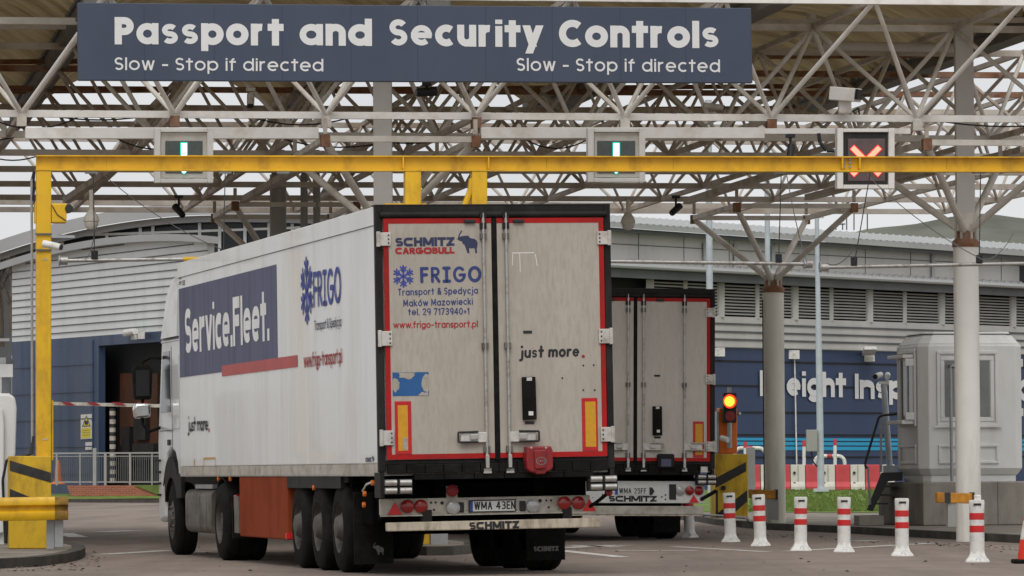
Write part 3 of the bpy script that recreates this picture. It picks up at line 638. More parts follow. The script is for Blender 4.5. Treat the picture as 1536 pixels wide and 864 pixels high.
# ================================================================== RIGHT: freight building
RP = VPlane(PD(1074, 600, 176), PD(1536, 600, 194))
rb = thing('freight_building', 'long freight building with dark blue lower wall, white lettering and louvred band', 'building', PD(1074, 735, 176))
xr0, xr1 = 860, 1720
def rl_(x, y1074, y1536): return y1074+(y1536-y1074)*(x-1074)/462.0
def rpoly(ya, yb, x0=xr0, x1=xr1, off=0, t=.3):   # ya,yb = (y at 1074, y at 1536)
    return MB().prism([RP.p(x0, rl_(x0, *yb), off), RP.p(x1, rl_(x1, *yb), off), RP.p(x1, rl_(x1, *ya), off), RP.p(x0, rl_(x0, *ya), off)], -RP.n*t)
rpoly((521, 532), (745, 742)).build('lower_wall', 'blue_wall', rb)
mm = MB()
for ya in ((541, 551), (578, 585), (618, 621), (652, 653.5), (686, 685)):
    mm.bar(RP.p(xr0, rl_(xr0, *ya), .02), RP.p(xr1, rl_(xr1, *ya), .02), .03, .06)
mm.build('wall_joint', 'dark_void', rb)
for ya, yb in (((656.5, 659), (660.5, 662.5)), ((662.5, 664.5), (667.5, 669)), ((669.5, 671), (675, 676))):
    rpoly(ya, yb, 1080, xr1, .03, .02).build('cyan_stripe', 'cyan', rb)
rpoly((474, 490), (520, 531), off=.10).build('middle_wall', 'pale_clad', rb)
mm = MB()
for ya in ((485, 500), (497, 511), (508.5, 521)):
    mm.bar(RP.p(xr0, rl_(xr0, *ya), .12), RP.p(xr1, rl_(xr1, *ya), .12), .04, .07)
mm.build('cladding_joint', 'soffit', rb)
rpoly((412, 434), (474, 490), off=-.5, t=.2).build('louvre_backing', 'dark_void', rb)
lx = [975, 1028, 1081, 1136, 1192, 1247, 1304, 1357, 1412, 1466, 1519, 1572, 1625]
for i, (x0, x1) in enumerate(zip(lx, lx[1:])):
    mm = MB()
    for k in range(10):
        ya = (429+k*4.7, 450.5+k*4.2)
        p0, p1 = RP.p(x0, rl_(x0, *ya), .0), RP.p(x1, rl_(x1, *ya), .0)
        mm.hexa([p0+RP.n*.05, p1+RP.n*.05, p1-RP.n*.18+Vector((0, 0, .05)), p0-RP.n*.18+Vector((0, 0, .05)), p0+RP.n*.05+Vector((0, 0, .06)), p1+RP.n*.05+Vector((0, 0, .06)), p1-RP.n*.18+Vector((0, 0, .085)), p0-RP.n*.18+Vector((0, 0, .085))])
    mm.build('louvre', 'louvre', rb)
for x in lx:
    w_ = .16 if lx.index(x) % 2 else .3
    MB().bar(RP.p(x, rl_(x, 424, 446), .06), RP.p(x, rl_(x, 476, 491), .06), w_, .14).build('louvre_post', 'pale_clad', rb)
# lower eave: soffit, gutter rail and small ribbed roof
mm = MB(); q = lambda x, yy, o: RP.p(x, rl_(x, *yy), o)
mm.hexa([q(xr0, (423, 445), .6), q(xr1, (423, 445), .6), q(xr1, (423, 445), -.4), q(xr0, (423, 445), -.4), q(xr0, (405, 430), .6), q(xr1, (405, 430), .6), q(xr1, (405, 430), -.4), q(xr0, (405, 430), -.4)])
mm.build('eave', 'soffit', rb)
MB().cyl(q(xr0, (406, 430), .72), q(xr1, (406, 430), .72), .09, n=8).build('gutter', 'roof_grey', rb, smooth=True)
mm = MB()
mm.add([q(xr0, (404, 428), .7), q(xr1, (404, 428), .7), q(xr1, (398.5, 423.5), -.29), q(xr0, (398.5, 423.5), -.29)], [(0, 1, 2, 3)])
for i in range(80):
    x = xr0+i*11; mm.bar(q(x, (403.5, 427.6), .7), q(x, (398, 423), -.29), .10, .05)
mm.build('lower_roof', 'roof_grey', rb)
# upper wall (set back) and main roof with ribbed edge
mm = MB().prism([q(xr0, (400, 425), -.3), q(xr1, (400, 425), -.3), q(xr1, (365, 393), -.3), q(xr0, (350, 375), -.3)], -RP.n*.3); mm.build('upper_wall', 'pale_clad', rb)
mm = MB()
for x in range(890, 1700, 68):
    mm.bar(q(x, (398, 423), -.29), q(x, (352, 377), -.29), .02, .03)
mm.bar(q(xr0, (374, 399), -.29), q(xr1, (374, 399), -.29), .02, .03)
mm.build('panel_joint', 'soffit', rb)
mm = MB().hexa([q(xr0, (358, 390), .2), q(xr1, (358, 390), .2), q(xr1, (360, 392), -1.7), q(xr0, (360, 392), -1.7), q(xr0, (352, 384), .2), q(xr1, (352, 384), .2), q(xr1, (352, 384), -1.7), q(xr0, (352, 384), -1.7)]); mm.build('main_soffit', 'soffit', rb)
mm = MB()
mm.hexa([q(xr0, (351.5, 383.5), .35), q(xr1, (351.5, 383.5), .35), q(xr1, (340, 371), -9), q(xr0, (340, 371), -9), q(xr0, (343.5, 375), .35), q(xr1, (343.5, 375), .35), q(xr1, (334, 366), -9), q(xr0, (334, 366), -9)])
for i in range(86):
    x = xr0+i*10; mm.bar(q(x, (343, 374.5), .35), q(x, (333.5, 365.5), -9), .12, .03)
mm.build('main_roof', 'roof_grey', rb)
for x in (1058, 1104, 1160, 1400):
    MB().box(q(x, (388, 405), -.2), (.15, .15, 1.2)).build('downpipe', 'roof_grey', rb)
MB().box(q(1533, (400, 412), -.25), (.9, .15, .75)).build('window', 'glass_dark', rb)
def rtext_wall(s, x0, x1, yb0, yb1, ytop, S, off=.05):
    O = RP.p(x0, yb0, off); E_ = RP.p(x1, yb1, off); X = (E_-O); Wd = X.length; cap = (RP.p(x0, ytop, off)-O).z
    X.z = 0
    return lettering(s, S, cap, Wd, on_plane(O, X, (0, 0, 1), RP.n), 'lettering', 'sign_white', rb, layer=.002)
FI = St(.275, 'butt', .075, .76, .80, .66, sp=.25)
rtext_wall('Freight', 1140, 1269, 594, 597.5, 555.5, FI)
rtext_wall('Inspection', 1282.5, 1480, 598.2, 603, 560.5, FI)
rtext_wall('Centre', 1527, 1650, 603.5, 606, 567, FI)
for x, y in ((1079, 528), (1191, 532), (1304, 536)):
    c = RP.p(x, y, .12); MB().box(c, (.42, .2, .34)).build('wall_box', 'white_plastic', rb)
MB().bar(RP.p(1192, 538, .08), RP.p(1196, 745, .08), .05, .05).build('conduit', 'white_plastic', rb)
wl = MB(); wl.bar(RP.p(1302, 531, .2), RP.p(1306, 522, 1.6), .5, .12); wl.build('wall_lamp', 'white_plastic', rb)
# roof ladder frames
rf = thing('roof_railing', 'small metal frames standing on the freight building roof beside the hill', 'railing', PD(1280, 345, 190))
for x in (1254, 1264, 1270, 1281, 1301): MB().bar(PD(x, 345, 190), PD(x, 335 if x < 1268 else 318, 190), .05, .05).build('upright', 'soffit', rf)
MB().bar(PD(1270, 318, 190), PD(1301, 318, 190), .05, .05).build('top_bar', 'soffit', rf)
MB().bar(PD(1250, 337, 190), PD(1268, 336, 190), .05, .05).build('low_bar', 'soffit', rf)

# red and white water-filled barriers with hoops behind
D_B = 166
def barrier_unit(px, red, lab):
    c = GZ(px, 735, .3); c = PD(px, 735, D_B); z0 = c.z; t = thing('barrier_block', lab, 'barrier', c, group='red and white barrier blocks in front of the freight building')
    w_ = 22.2*D_B/F; h = 38*D_B/F
    mb = MB(); x0, x1 = c.x-w_/2, c.x+w_/2-.015
    mb.prism([(x0, c.y-.28, z0), (x0, c.y-.28, z0+.12), (x0, c.y-.16, z0+.3), (x0, c.y-.12, z0+h), (x0, c.y+.12, z0+h), (x0, c.y+.16, z0+.3), (x0, c.y+.28, z0+.12), (x0, c.y+.28, z0)], (x1-x0, 0, 0))
    mb.build('body', 'barrier_red' if red else 'barrier_white', t, bevel=.02)
    if not red:
        MB().bar((c.x, c.y-.17, z0+.31), (c.x, c.y-.125, z0+h-.02), .02, .02).build('seam', 'concrete', t)
        if 'stained' not in lab and int(px*10) % 2 == 0 or int((px-1085)/22.4+.5) % 4 == 1:
            for zz in (.26, .68): MB().cyl((c.x-w_*.25, c.y-.20, z0+h*zz), (c.x-w_*.25, c.y-.1, z0+h*zz), .05, n=10).build('socket', 'ink_black', t)
k = 0
for px in [1085+22.4*i for i in range(12)]:
    red = (k % 2 == 0); k += 1
    barrier_unit(px, red, ('red' if red else 'white') + (' plastic barrier block just right of the striped yellow plinth' if px < 1120 else ' plastic barrier block beside the stained round column' if px < 1200 else ' plastic barrier block around the grey lamp post' if px < 1262 else ' plastic barrier block beside the black stair'))
def hoop(x0, x1, yt, d, lab):
    t = thing('hoop_barrier', lab, 'barrier', PD((x0+x1)/2, 738, d), group='white hoop guards with red bands')
    pts = []
    for i in range(7): a_ = math.pi-i*math.pi/12; pts.append(PD(x0+10+10*math.cos(a_), yt+10-10*math.sin(a_), d))
    for i in range(7): a_ = math.pi/2-i*math.pi/12; pts.append(PD(x1-10+10*math.cos(a_), yt+10-10*math.sin(a_), d))
    MB().tube([PD(x0, 740, d)]+pts+[PD(x1, 740, d)], .07, 8).build('hoop', 'white_plastic', t, smooth=True)
    m0 = (x0+x1)/2
    MB().cyl(PD(m0-4, yt, d), PD(m0+4, yt, d), .074, n=8).build('red_band', 'barrier_red', t)
hoop(1102, 1148, 672, 170, 'white hoop guard with red band between the striped plinth and the stained column')
hoop(1222, 1267, 684, 170, 'white hoop guard with red band behind the grey lamp post')
for i, (x, yt, lab) in enumerate(((1118, 663, 'thin red and white post nearest the striped yellow plinth'), (1206, 661, 'thin red and white post left of the grey control box'), (1252.5, 659, 'thin red and white post right of the grey lamp post'))):
    t = thing('marker_post', lab, 'post', PD(x, 735, 168), group='thin red and white marker posts'); b, tp = PD(x, 735, 168), PD(x, yt, 168)
    MB().cyl(b, tp, .065, n=8).build('post', 'white_plastic', t)
    MB().cyl(b.lerp(tp, .88), tp+Vector((0, 0, .01)), .07, n=8).build('red_cap', 'barrier_red', t)
    MB().cyl(b.lerp(tp, .35), b.lerp(tp, .5), .07, n=8).build('red_band', 'barrier_red', t)
# lamp post with control box
t = thing('lamp_post', 'slim pale grey lamp post standing on the grass with a grey control box', 'lamp post', PD(1231, 735, 152)-Vector((0, 0, 0)))
MB().cyl(PD(1231.5, 736, 152), PD(1227.5, 480, 152), .12, .10, 12).build('pole', 'galv_pale', t, smooth=True)
MB().cyl(PD(1227.5, 480, 152), PD(1225, 315, 152), .085, .07, 12).build('upper_pole', 'galv_pale', t, smooth=True)
MB().box(PD(1231.5, 735, 152), (.5, .4, .1)).build('base_plate', 'galv_pale', t)
MB().box(PD(1217.5, 661, 151.8), (.36, .3, .72)).build('control_box', 'louvre', t, bevel=.02)
MB().tube([PD(1217, 677, 151.8), PD(1219, 692, 151.8), PD(1226, 700, 151.8)], .03, 6).build('cable', 'ink_black', t)
for x, y in ((1219, 316), (1226, 311), (1232, 322)): MB().box(PD(x, y, 152), (.16, .2, .22)).build('antenna', 'galv_pale', t)
for x, wpx, ytop, lab in ((1066.5, 10, 150, 'tall pale blue mast rising behind the second lorry'), (1154, 8, 190, 'tall pale blue mast rising behind the stained round column')):
    d = 158; b = PD(x, 745, d); tp = PD(x-4, ytop, d)
    t = thing('mast', lab, 'mast', Vector((b.x, b.y, 0)), group='pale blue masts in front of the freight building')
    MB().cyl(Vector((b.x, b.y, 0)), tp, wpx/2*d/F, n=12).build('pole', 'galv_pale', t, smooth=True)
    MB().cyl(Vector((b.x, b.y, 0)), Vector((b.x, b.y, .25)), wpx*.9*d/F, n=12).build('base', 'galv_pale', t)

# ================================================================== CANOPY
O0 = PD(1375, 178, 67.7); ZB = O0.z; ZT = PD(1298, 4, 65.8).z
BX, BY = 2.2, 4.0
I0, I1, J1 = -8, 3, 6
def nb(i, j): return Vector((O0.x, O0.y, ZB)) + U*(BX*i) + V*(BY*j)
def ntp(i, j): return Vector((O0.x, O0.y, ZT)) + U*(BX*(i-.5)) + V*(BY*(j-.5))
cn = thing('canopy', 'large steel space frame canopy with corrugated vaulted roof over the lanes', 'canopy', Vector((O0.x, O0.y, 0)))
for j in range(0, J1+1):
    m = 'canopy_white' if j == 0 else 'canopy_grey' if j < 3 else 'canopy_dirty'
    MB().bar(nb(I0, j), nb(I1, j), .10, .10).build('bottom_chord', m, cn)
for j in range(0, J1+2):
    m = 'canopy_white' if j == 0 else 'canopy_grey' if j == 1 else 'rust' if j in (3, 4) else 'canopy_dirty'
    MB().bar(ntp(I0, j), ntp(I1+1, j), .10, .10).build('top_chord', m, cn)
for i in range(I0, I1+1): MB().bar(nb(i, 0)+Vector((0, 0, -.004)), nb(i, J1)+Vector((0, 0, -.004)), .08, .08).build('cross_chord', 'canopy_dirty', cn)
for i in range(I0, I1+2): MB().bar(ntp(i, 0)+Vector((0, 0, .02)), ntp(i, J1+1)+Vector((0, 0, .02)), .08, .08).build('cross_chord', 'canopy_dirty', cn)
rest = MB(); cnt = 0
for j in range(0, J1+1):
    for i in range(I0, I1+1):
        for di in (0, 1):
            for dj in (0, 1):
                a_, b_ = nb(i, j), ntp(i+di, j+dj); r_ = .036
                if cnt < 96:
                    MB().cyl(a_, b_, r_, n=8, caps=False).build('diagonal_brace', 'canopy_white' if dj == 0 else 'canopy_grey', cn, smooth=True); cnt += 1
                else: rest.cyl(a_, b_, .031, n=6, caps=False)
tag(rest.build('diagonal_brace', 'canopy_dirty', cn, smooth=True), kind='stuff')
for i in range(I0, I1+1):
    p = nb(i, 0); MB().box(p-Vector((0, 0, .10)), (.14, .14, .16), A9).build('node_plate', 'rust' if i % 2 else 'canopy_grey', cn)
# vaulted corrugated roof: gutters along the depth, arcs between
G0 = 8.45; VW = 4.95; YA, YB = 66.2, 87.5
def cz(u_, d_): # point at lateral u_ (measured where the depth is 68.5) and depth along V
    return Vector((u_, 68.5, 0)) + V*(d_-68.5)
for k in range(0, 5):
    u1 = G0-k*VW; mb = MB(); nv = 230; na = 22; vs_ = []
    for a_ in range(nv+1):
        d_ = YA+(YB-YA)*a_/nv; wob = .075*math.cos(2*math.pi*d_/.55)
        for b_ in range(na+1):
            s_ = b_/na; z_ = ZT+.22+.95*(1-(2*s_-1)**2)+wob
            p = cz(u1-VW+.12+(VW-.24)*s_, d_); vs_.append((p.x, p.y, z_))
    mb.add(vs_, [(a_*(na+1)+b_, a_*(na+1)+b_+1, (a_+1)*(na+1)+b_+1, (a_+1)*(na+1)+b_) for a_ in range(nv) for b_ in range(na)])
    mb.build('roof_vault', 'roof_sheet', cn, smooth=True)
    g0, g1 = cz(u1, YA-.4), cz(u1, YB+.6)
    MB().bar(Vector((g0.x, g0.y, ZT+.12)), Vector((g1.x, g1.y, ZT+.12)), .34, .26).build('valley_gutter', 'gutter', cn)
    for s_ in (-1, 1):
        MB().bar(Vector((g0.x, g0.y, ZT+.30))+U*.20*s_, Vector((g1.x, g1.y, ZT+.30))+U*.20*s_, .03, .22).build('gutter_flashing', 'soffit', cn)
for k in range(0, 5):   # purlins tying the vault feet
    u1 = G0-k*VW
    for d_ in (70, 76, 82, 87):
        p, q_ = cz(u1-VW+.1, d_), cz(u1-.1, d_); MB().bar(Vector((p.x, p.y, ZT+.14)), Vector((q_.x, q_.y, ZT+.14)), .06, .08).build('tie_bar', 'rust' if d_ > 72 else 'canopy_dirty', cn)
# low-level valley beams that slope under the frame, and secondary rails
for (x0, y0, x1, y1, z_) in ((1030, 302, 1190, 252, 6.0), (1212, 296, 1400, 249, 6.0), (1340, 272, 1536, 225, 6.2), (560, 210, 480, 250, 6.4), (365, 300, 480, 235, 6.0), (100, 300, 175, 250, 6.0)):
    a_, b_ = GZ(x0, y0, z_), GZ(x1, y1, z_); MB().bar(a_, b_, .13, .11).build('valley_beam', 'canopy_dirty', cn)
# downpipe on the right
t0 = PD(1217, 20, 71); MB().tube([t0, PD(1219, 50, 71), PD(1222, 62, 71), PD(1232, 68, 71), PD(1440, 72, 71.8)], .075, 10).build('rainwater_pipe', 'post_grey', cn, smooth=True)
# long back-edge rails on the left and right behind the frame
for (y_, d_) in ((305, 91.5),):
    a_, b_ = PD(-40, y_-3, d_), PD(1300, y_+6, d_+2.4); MB().bar(a_, b_, .12, .12).build('rear_rail', 'canopy_dirty', cn)

# tree-shaped columns
def tree_column(cx, cy, lab, mcol, col_top, ring_z, dia, square=True):
    t = thing('tree_column', lab, 'column', (cx, cy, 0), group='branching canopy columns')
    c = Vector((cx, cy, 0))
    top = Vector((cx, cy, col_top))
    MB().cyl((cx, cy, 0), top, dia/2, n=28).build('shaft', mcol, t, smooth=True)
    rm = MB(); rm.lathe([(dia/2+.012, -.09), (dia/2+.016, -.03), (dia/2+.012, .0), (dia*.36, .06), (dia*.36, .14)], top, (0, 0, 1), 24); rm.build('capital', 'rust', t, smooth=True)
    cap_ = MB(); 
    for k in range(6):
        an = k*math.pi/3; cap_.box(top+Vector((math.cos(an)*dia*.3, math.sin(an)*dia*.3, .14)), (.1, .03, .22), an)
    cap_.build('gusset', 'canopy_dirty', t)
    cor = [c+U*(BX/2*sx)+V*(BY/2*sy)+Vector((0, 0, ring_z)) for sx, sy in ((-1, -1), (1, -1), (1, 1), (-1, 1))]
    for k in range(4):
        MB().bar(cor[k], cor[(k+1) % 4], .085, .085).build('ring_beam', 'canopy_grey', t)
        MB().cyl(top+Vector((0, 0, .1))+(cor[k]-top)*.05, cor[k]-Vector((0, 0, .03)), .055, n=10).build('strut', 'canopy_grey', t, smooth=True)
        MB().box(cor[k]-Vector((0, 0, .03)), (.13, .13, .17), A9).build('corner_joint', 'rust', t)
        MB().bar(cor[k]+Vector((0, 0, .07)), cor[k]+Vector((0, 0, ZB-ring_z-.06)), .06, .06).build('hanger', 'canopy_dirty', t)
    if square:
        MB().box2((-.14, -.12, col_top+.15), (.14, .12, ZT+.1)).build('mast', 'post_grey', t, local=True, bevel=.01)
        MB().box((0, -.125, col_top+.3), (.2, .01, .25)).build('mast_plate', 'canopy_grey', t, local=True)
    return t
def base_of(px, d): p = PD(px, 700, d); return p.x, p.y
RZ = PD(490, 210, 66.4).z
c1 = base_of(1452, 69.9); tree_column(*c1, 'white round branching column standing in front of the grey kiosk', 'column_white', PD(1450, 362, 69.9).z, RZ, .385)
c2 = base_of(577, 68.3); tree_column(*c2, 'branching column with square white mast rising behind the front lorry', 'column_white', PD(577, 362, 68.3).z, RZ, .385)
c3 = base_of(1162, 85.9); tree_column(*c3, 'stained round branching column right of the lit red traffic light', 'column_green', PD(1158, 432, 85.9).z, RZ, .40, False)
c4 = base_of(428, 84.4); tree_column(*c4, 'branching column whose struts show above the front lorry roof', 'column_green', PD(428, 432, 84.4).z, RZ, .40, False)
# black cable down the stained column
mm = MB().tube([(c3[0]-.205, c3[1]-.12, .1), (c3[0]-.205, c3[1]-.12, 4.3)], .012, 6); tag(mm.build('cable', 'ink_black', origin=(c3[0]-.2, c3[1]-.12, .1)), 'black cable running down the stained round column', 'cable')

# ------------------------------------------------------------------ big overhead sign
sp = thing('overhead_sign', 'large dark blue overhead sign reading Passport and Security Controls', 'sign', PD(622, 124, 65.0))
SP = VPlane(PD(116, 60, 63.3), PD(1128, 60, 63.3+ (PD(1128, 60, 63.3).x-PD(116, 60, 63.3).x)*math.tan(A9)))
MB().prism([SP.p(117, 120.5), SP.p(1129, 124.5), SP.p(1127, 12), SP.p(116, 4)], -SP.n*.12).build('panel', 'sign_blue', sp, bevel=.01)
mm = MB()
for x in (217, 322, 424, 527, 627, 729, 829, 931, 1029): MB().bar(SP.p(x, 122, .0005), SP.p(x-1, 9, .0005), .006, .003).build('panel_joint', 'ink_navy', sp)
for x in (150, 350, 560, 760, 960, 1100): MB().bar(SP.p(x, 30, -.15), SP.p(x, 60, -1.2), .06, .06).build('bracket', 'canopy_grey', sp)
def sgn(s, S, x0, x1, yb, yt):
    O = SP.p(x0, yb, .003); E_ = SP.p(x1, yb+(x1-x0)*.006, .003); X = E_-O; X.z = 0
    lettering(s, S, (SP.p(x0, yt, .003)-O).z, X.length, on_plane(O, X, (0, 0, 1), SP.n), 'lettering', 'sign_white', sp)
for wd_, x0, x1 in (('Passport', 172, 425.5), ('and', 449, 558), ('Security', 583.5, 815), ('Controls', 838.5, 1079)): sgn(wd_, AG, x0, x1, 66.5+(x0-172)*.006, 25.5+(x0-172)*.006)
sgn('Slow - Stop if directed', AGL, 172, 485, 105, 86)
sgn('Slow - Stop if directed', AGL, 775, 1080, 106.3, 87)

# ------------------------------------------------------------------ white lintels carrying the lane signals
def uplane(px, d): a_ = PD(px, 400, d); return VPlane(a_, a_+U)
LS = uplane(1375, 67.45)
for x0, x1, y0, y1, lab in ((38, 478, 191, 208, 'white lintel beam carrying the left green arrow signal'), (722, 1147, 191, 207.5, 'white lintel beam carrying the middle green arrow signal'), (1120, 1366, 192.5, 201, 'slim white lintel beam carrying the red cross signal')):
    o_ = .0 if x0 != 1120 else -.08
    mb = MB().prism([LS.p(x0, y1, o_), LS.p(x1, y1, o_), LS.p(x1, y0, o_), LS.p(x0, y0, o_)], V*.14)
    tag(mb.build('lintel_beam', 'canopy_white', origin=LS.p((x0+x1)/2, y1, o_), bevel=.008), lab, 'beam', 'white lintel beams under the canopy front')
SG = uplane(1375, 67.15)
def ppoly(P, pts, t, off=0): return MB().prism([P.p(x, y, off) for x, y in pts], -P.n*t)
def rect(x0, y0, x1, y1): return [(x0, y1), (x1, y1), (x1, y0), (x0, y0)]
def signal(x0, x1, y0, y1, ix0, ix1, iy0, iy1, kind, lab, grp):
    t = thing('lane_signal', lab, 'traffic signal', SG.p((x0+x1)/2, y1, 0), group=grp)
    for r_ in (rect(x0, y0, x0+9, y1), rect(x1-9, y0, x1, y1)): ppoly(SG, r_, .16).build('side_frame', 'canopy_white', t, bevel=.006)
    for r_ in (rect(x0+9.2, y1-6, x1-9.2, y1), rect(x0+9.2, y0+1, x1-9.2, y0+6)): ppoly(SG, r_, .16).build('cross_frame', 'canopy_white', t, bevel=.006)
    ppoly(SG, rect(x0+9.5, y0+7, x1-9.5, y1-7), .12, -.05).build('case', 'black_paint' if kind == 'X' else 'canopy_grey', t)
    ppoly(SG, rect(ix0, iy0, ix1, iy1), .02, -.035).build('screen', 'signal_screen_red' if kind == 'X' else 'signal_screen', t, bevel=.01)
    cx = (ix0+ix1)/2
    if kind == 'V':
        for gr, m, o_ in ((1.7, 'lit_green_halo', -.026), (0, 'lit_green', -.018)):
            ppoly(SG, rect(cx-4-gr, 215-gr, cx+4+gr, 252), .006, o_).build('arrow_shaft', m, t)
            ppoly(SG, [(cx-11-gr, 251.5-gr), (cx, 260+gr), (cx+11+gr, 251.5-gr)], .006, o_).build('arrow_head', m, t)
    else:
        for wd, m, o_ in ((3.6, 'lit_red_halo', -.026), (2.7, 'lit_red', -.018)):
            for s_ in (-1, 1):
                c_ = (cx-1, 241.5); a_ = rad(45); l_ = 29+(wd-2.7); dx, dy = math.cos(a_)*s_, math.sin(a_)
                pts = [(c_[0]+dx*l_*sg-dy*s_*0+(-dy)*wd*k_*1.4, c_[1]+dy*l_*sg+dx*wd*k_*1.4) for sg, k_ in ((-1, -1), (1, -1), (1, 1), (-1, 1))]
                ppoly(SG, pts, .005, o_+(.0012 if s_ > 0 else 0)).build('cross_arm', m, t)
    return t
signal(232, 320, 192, 274, 248, 304, 211, 260, 'V', 'lane signal with lit green arrow above the front lorry cab', 'lane signals with green arrows')
signal(882, 968, 192, 273, 896, 953, 211, 260, 'V', 'lane signal with lit green arrow above the second lorry', 'lane signals with green arrows')
signal(1256, 1342, 192, 283, 1272, 1328, 208, 272, 'X', 'lane signal showing a lit red cross', None)

# ------------------------------------------------------------------ yellow gantry
GP = uplane(65, 62.3)
gy = thing('yellow_gantry', 'yellow steel gantry with long I-beam spanning the lanes', 'gantry', GP.p(65, 822, 0))
mb = MB()
pA, pB = GP.p(54, 244), GP.p(1680, 248.5)
mb.prism([GP.p(54, 253.5, 0), GP.p(1680, 256, 0), GP.p(1680, 235.5, 0), GP.p(54, 234.5, 0)], V*.02); mb.build('beam_web', 'yellow', gy)
for y0, y1 in ((232.6, 234.4), (253.6, 255.6)):
    MB().prism([GP.p(54, y1, .09), GP.p(1680, y1+2.4, .09), GP.p(1680, y0+2.4, .09), GP.p(54, y0, .09)], V*.2).build('beam_flange', 'yellow', gy)
for x in (605, 733, 1264, 1290): MB().prism([GP.p(x-1, 253, .085), GP.p(x+1, 253, .085), GP.p(x+1, 235, .085), GP.p(x-1, 235, .085)], V*.08).build('stiffener', 'yellow', gy)
for x in (1266, 1275):
    for y in (239, 244, 250): MB().cyl(GP.p(x, y, .0), GP.p(x, y, .03), .018, n=8).build('bolt', 'galv', gy)
def gpost(x0, x1, yt, yb, nm='post'): return ppoly(GP, [(x0, yb), (x1, yb), (x1, yt), (x0, yt)], .2, .08).build(nm, 'yellow', gy, bevel=.012)
gpost(54.5, 77, 256, 690); gpost(608, 632, 256.3, 818); gpost(708, 731, 256.5, 818)
ppoly(GP, [(577, 309.5), (640, 309.5), (640, 305), (577, 305)], .1, .02).build('cross_rail', 'yellow', gy)
MB().tube([GP.p(708, 268, .02), GP.p(706, 285, .02), GP.p(693, 320, .02)], .045, 8).build('side_brace', 'yellow', gy, smooth=True)
ppoly(GP, rect(77.5, 305, 100, 334), .25, .10).build('equipment_box', 'yellow', gy, bevel=.015)
ppoly(GP, rect(52, 304, 54, 334), .2, .06).build('equipment_bracket', 'yellow', gy)
MB().cyl(GP.p(100, 314, .0), GP.p(104, 313, .1), .06, n=10).build('equipment_lens', 'lens_dark', gy)
MB().tube([GP.p(78, 308, .11), GP.p(86, 322, .11), GP.p(99, 331, .11)], .006, 5).build('cable', 'ink_black', gy)
for y in (351, 375): MB().bar(GP.p(53, y, .1), GP.p(78, y, .1), .02, .022).build('strap', 'soffit', gy)
ppoly(GP, rect(77.5, 600, 80, 690), .1, .04).build('cable_trunking', 'yellow', gy)
for y in (389, 659): ppoly(GP, rect(64, y-1, 72, y+1), .003, .085).build('label_plate', 'panel_pale', gy)
MB().bar(GP.p(78, 355, .1), GP.p(112, 355, .1), .03, .035).build('perforated_arm', 'galv', gy)
MB().cyl(GP.p(48.5, 690, -.05), GP.p(47.5, 268, -.05), .018, n=8).build('conduit', 'galv', gy)
mb = MB()
for k in range(3): mb.tube([GP.p(47.5, 268, -.05), GP.p(52-k, 258, -.05), GP.p(49+k, 300, -.02), GP.p(53, 280+k*20, -.02)], .012, 5)
mb.tube([GP.p(48, 665, 0), GP.p(44, 682, .1), GP.p(30, 686, .1), GP.p(10, 690, .1), GP.p(4, 720, .1), GP.p(8, 815, .1)], .02, 6)
mb.tube([GP.p(50, 655, 0), GP.p(48, 680, .1), GP.p(20, 688, .14), GP.p(12, 760, .14), GP.p(9, 815, .14)], .02, 6)
mb.build('cable', 'ink_black', gy)
for x in (137, 338, 425, 1170, 1470):
    MB().prism([GP.p(x-9, 260, .03), GP.p(x+9, 260, .03), GP.p(x+9, 256.6, .03), GP.p(x-9, 256.6, .03)], V*.1).build('beam_clamp', 'galv', gy)
for x in (160, 390, 820, 1010, 1113, 1420):
    MB().prism([GP.p(x-.6, 253.4, .003), GP.p(x+.6, 253.4, .003), GP.p(x+.6, 235.6, .003), GP.p(x-.6, 235.6, .003)], V*.003).build('weld_seam', 'yellow_dirty', gy)
# gantry plinth with hazard stripes
def plinth(P, x0, x1, yt, yb, t, stripes, lab, depth=.5, loc=None):
    q_ = thing('striped_plinth', lab, 'plinth', P.p((x0+x1)/2, yb, 0), group='yellow plinths with black hazard stripes')
    ppoly(P, [(x0, yb), (x1, yb), (x1, yt), (x0, yt)], depth, 0).build('block', 'yellow_dirty', q_, bevel=.012)
    for s_ in stripes: ppoly(P, s_, .004, .005).build('black_stripe', 'black_paint', q_)
    return q_
PP = uplane(65, 61.8)
plinth(PP, 14, 77, 684, 823, 0, ([(14.5, 690.5), (76.5, 709), (76.5, 724), (14.5, 706)], [(14.5, 733), (46, 746), (46, 760), (14.5, 760)]), 'yellow plinth with black stripes under the left gantry post')
PQ = uplane(660, 63.4)
plinth(PQ, 600, 645, 700, 817, 0, (), 'yellow plinth of the middle gantry posts seen under the lorry')
tag(ppoly(PQ, rect(646, 690, 672, 818), .3, .02).build('steel_post', 'galv', origin=PQ.p(659, 818, 0)), 'grey steel post beside the yellow plinth seen under the lorry', 'post')
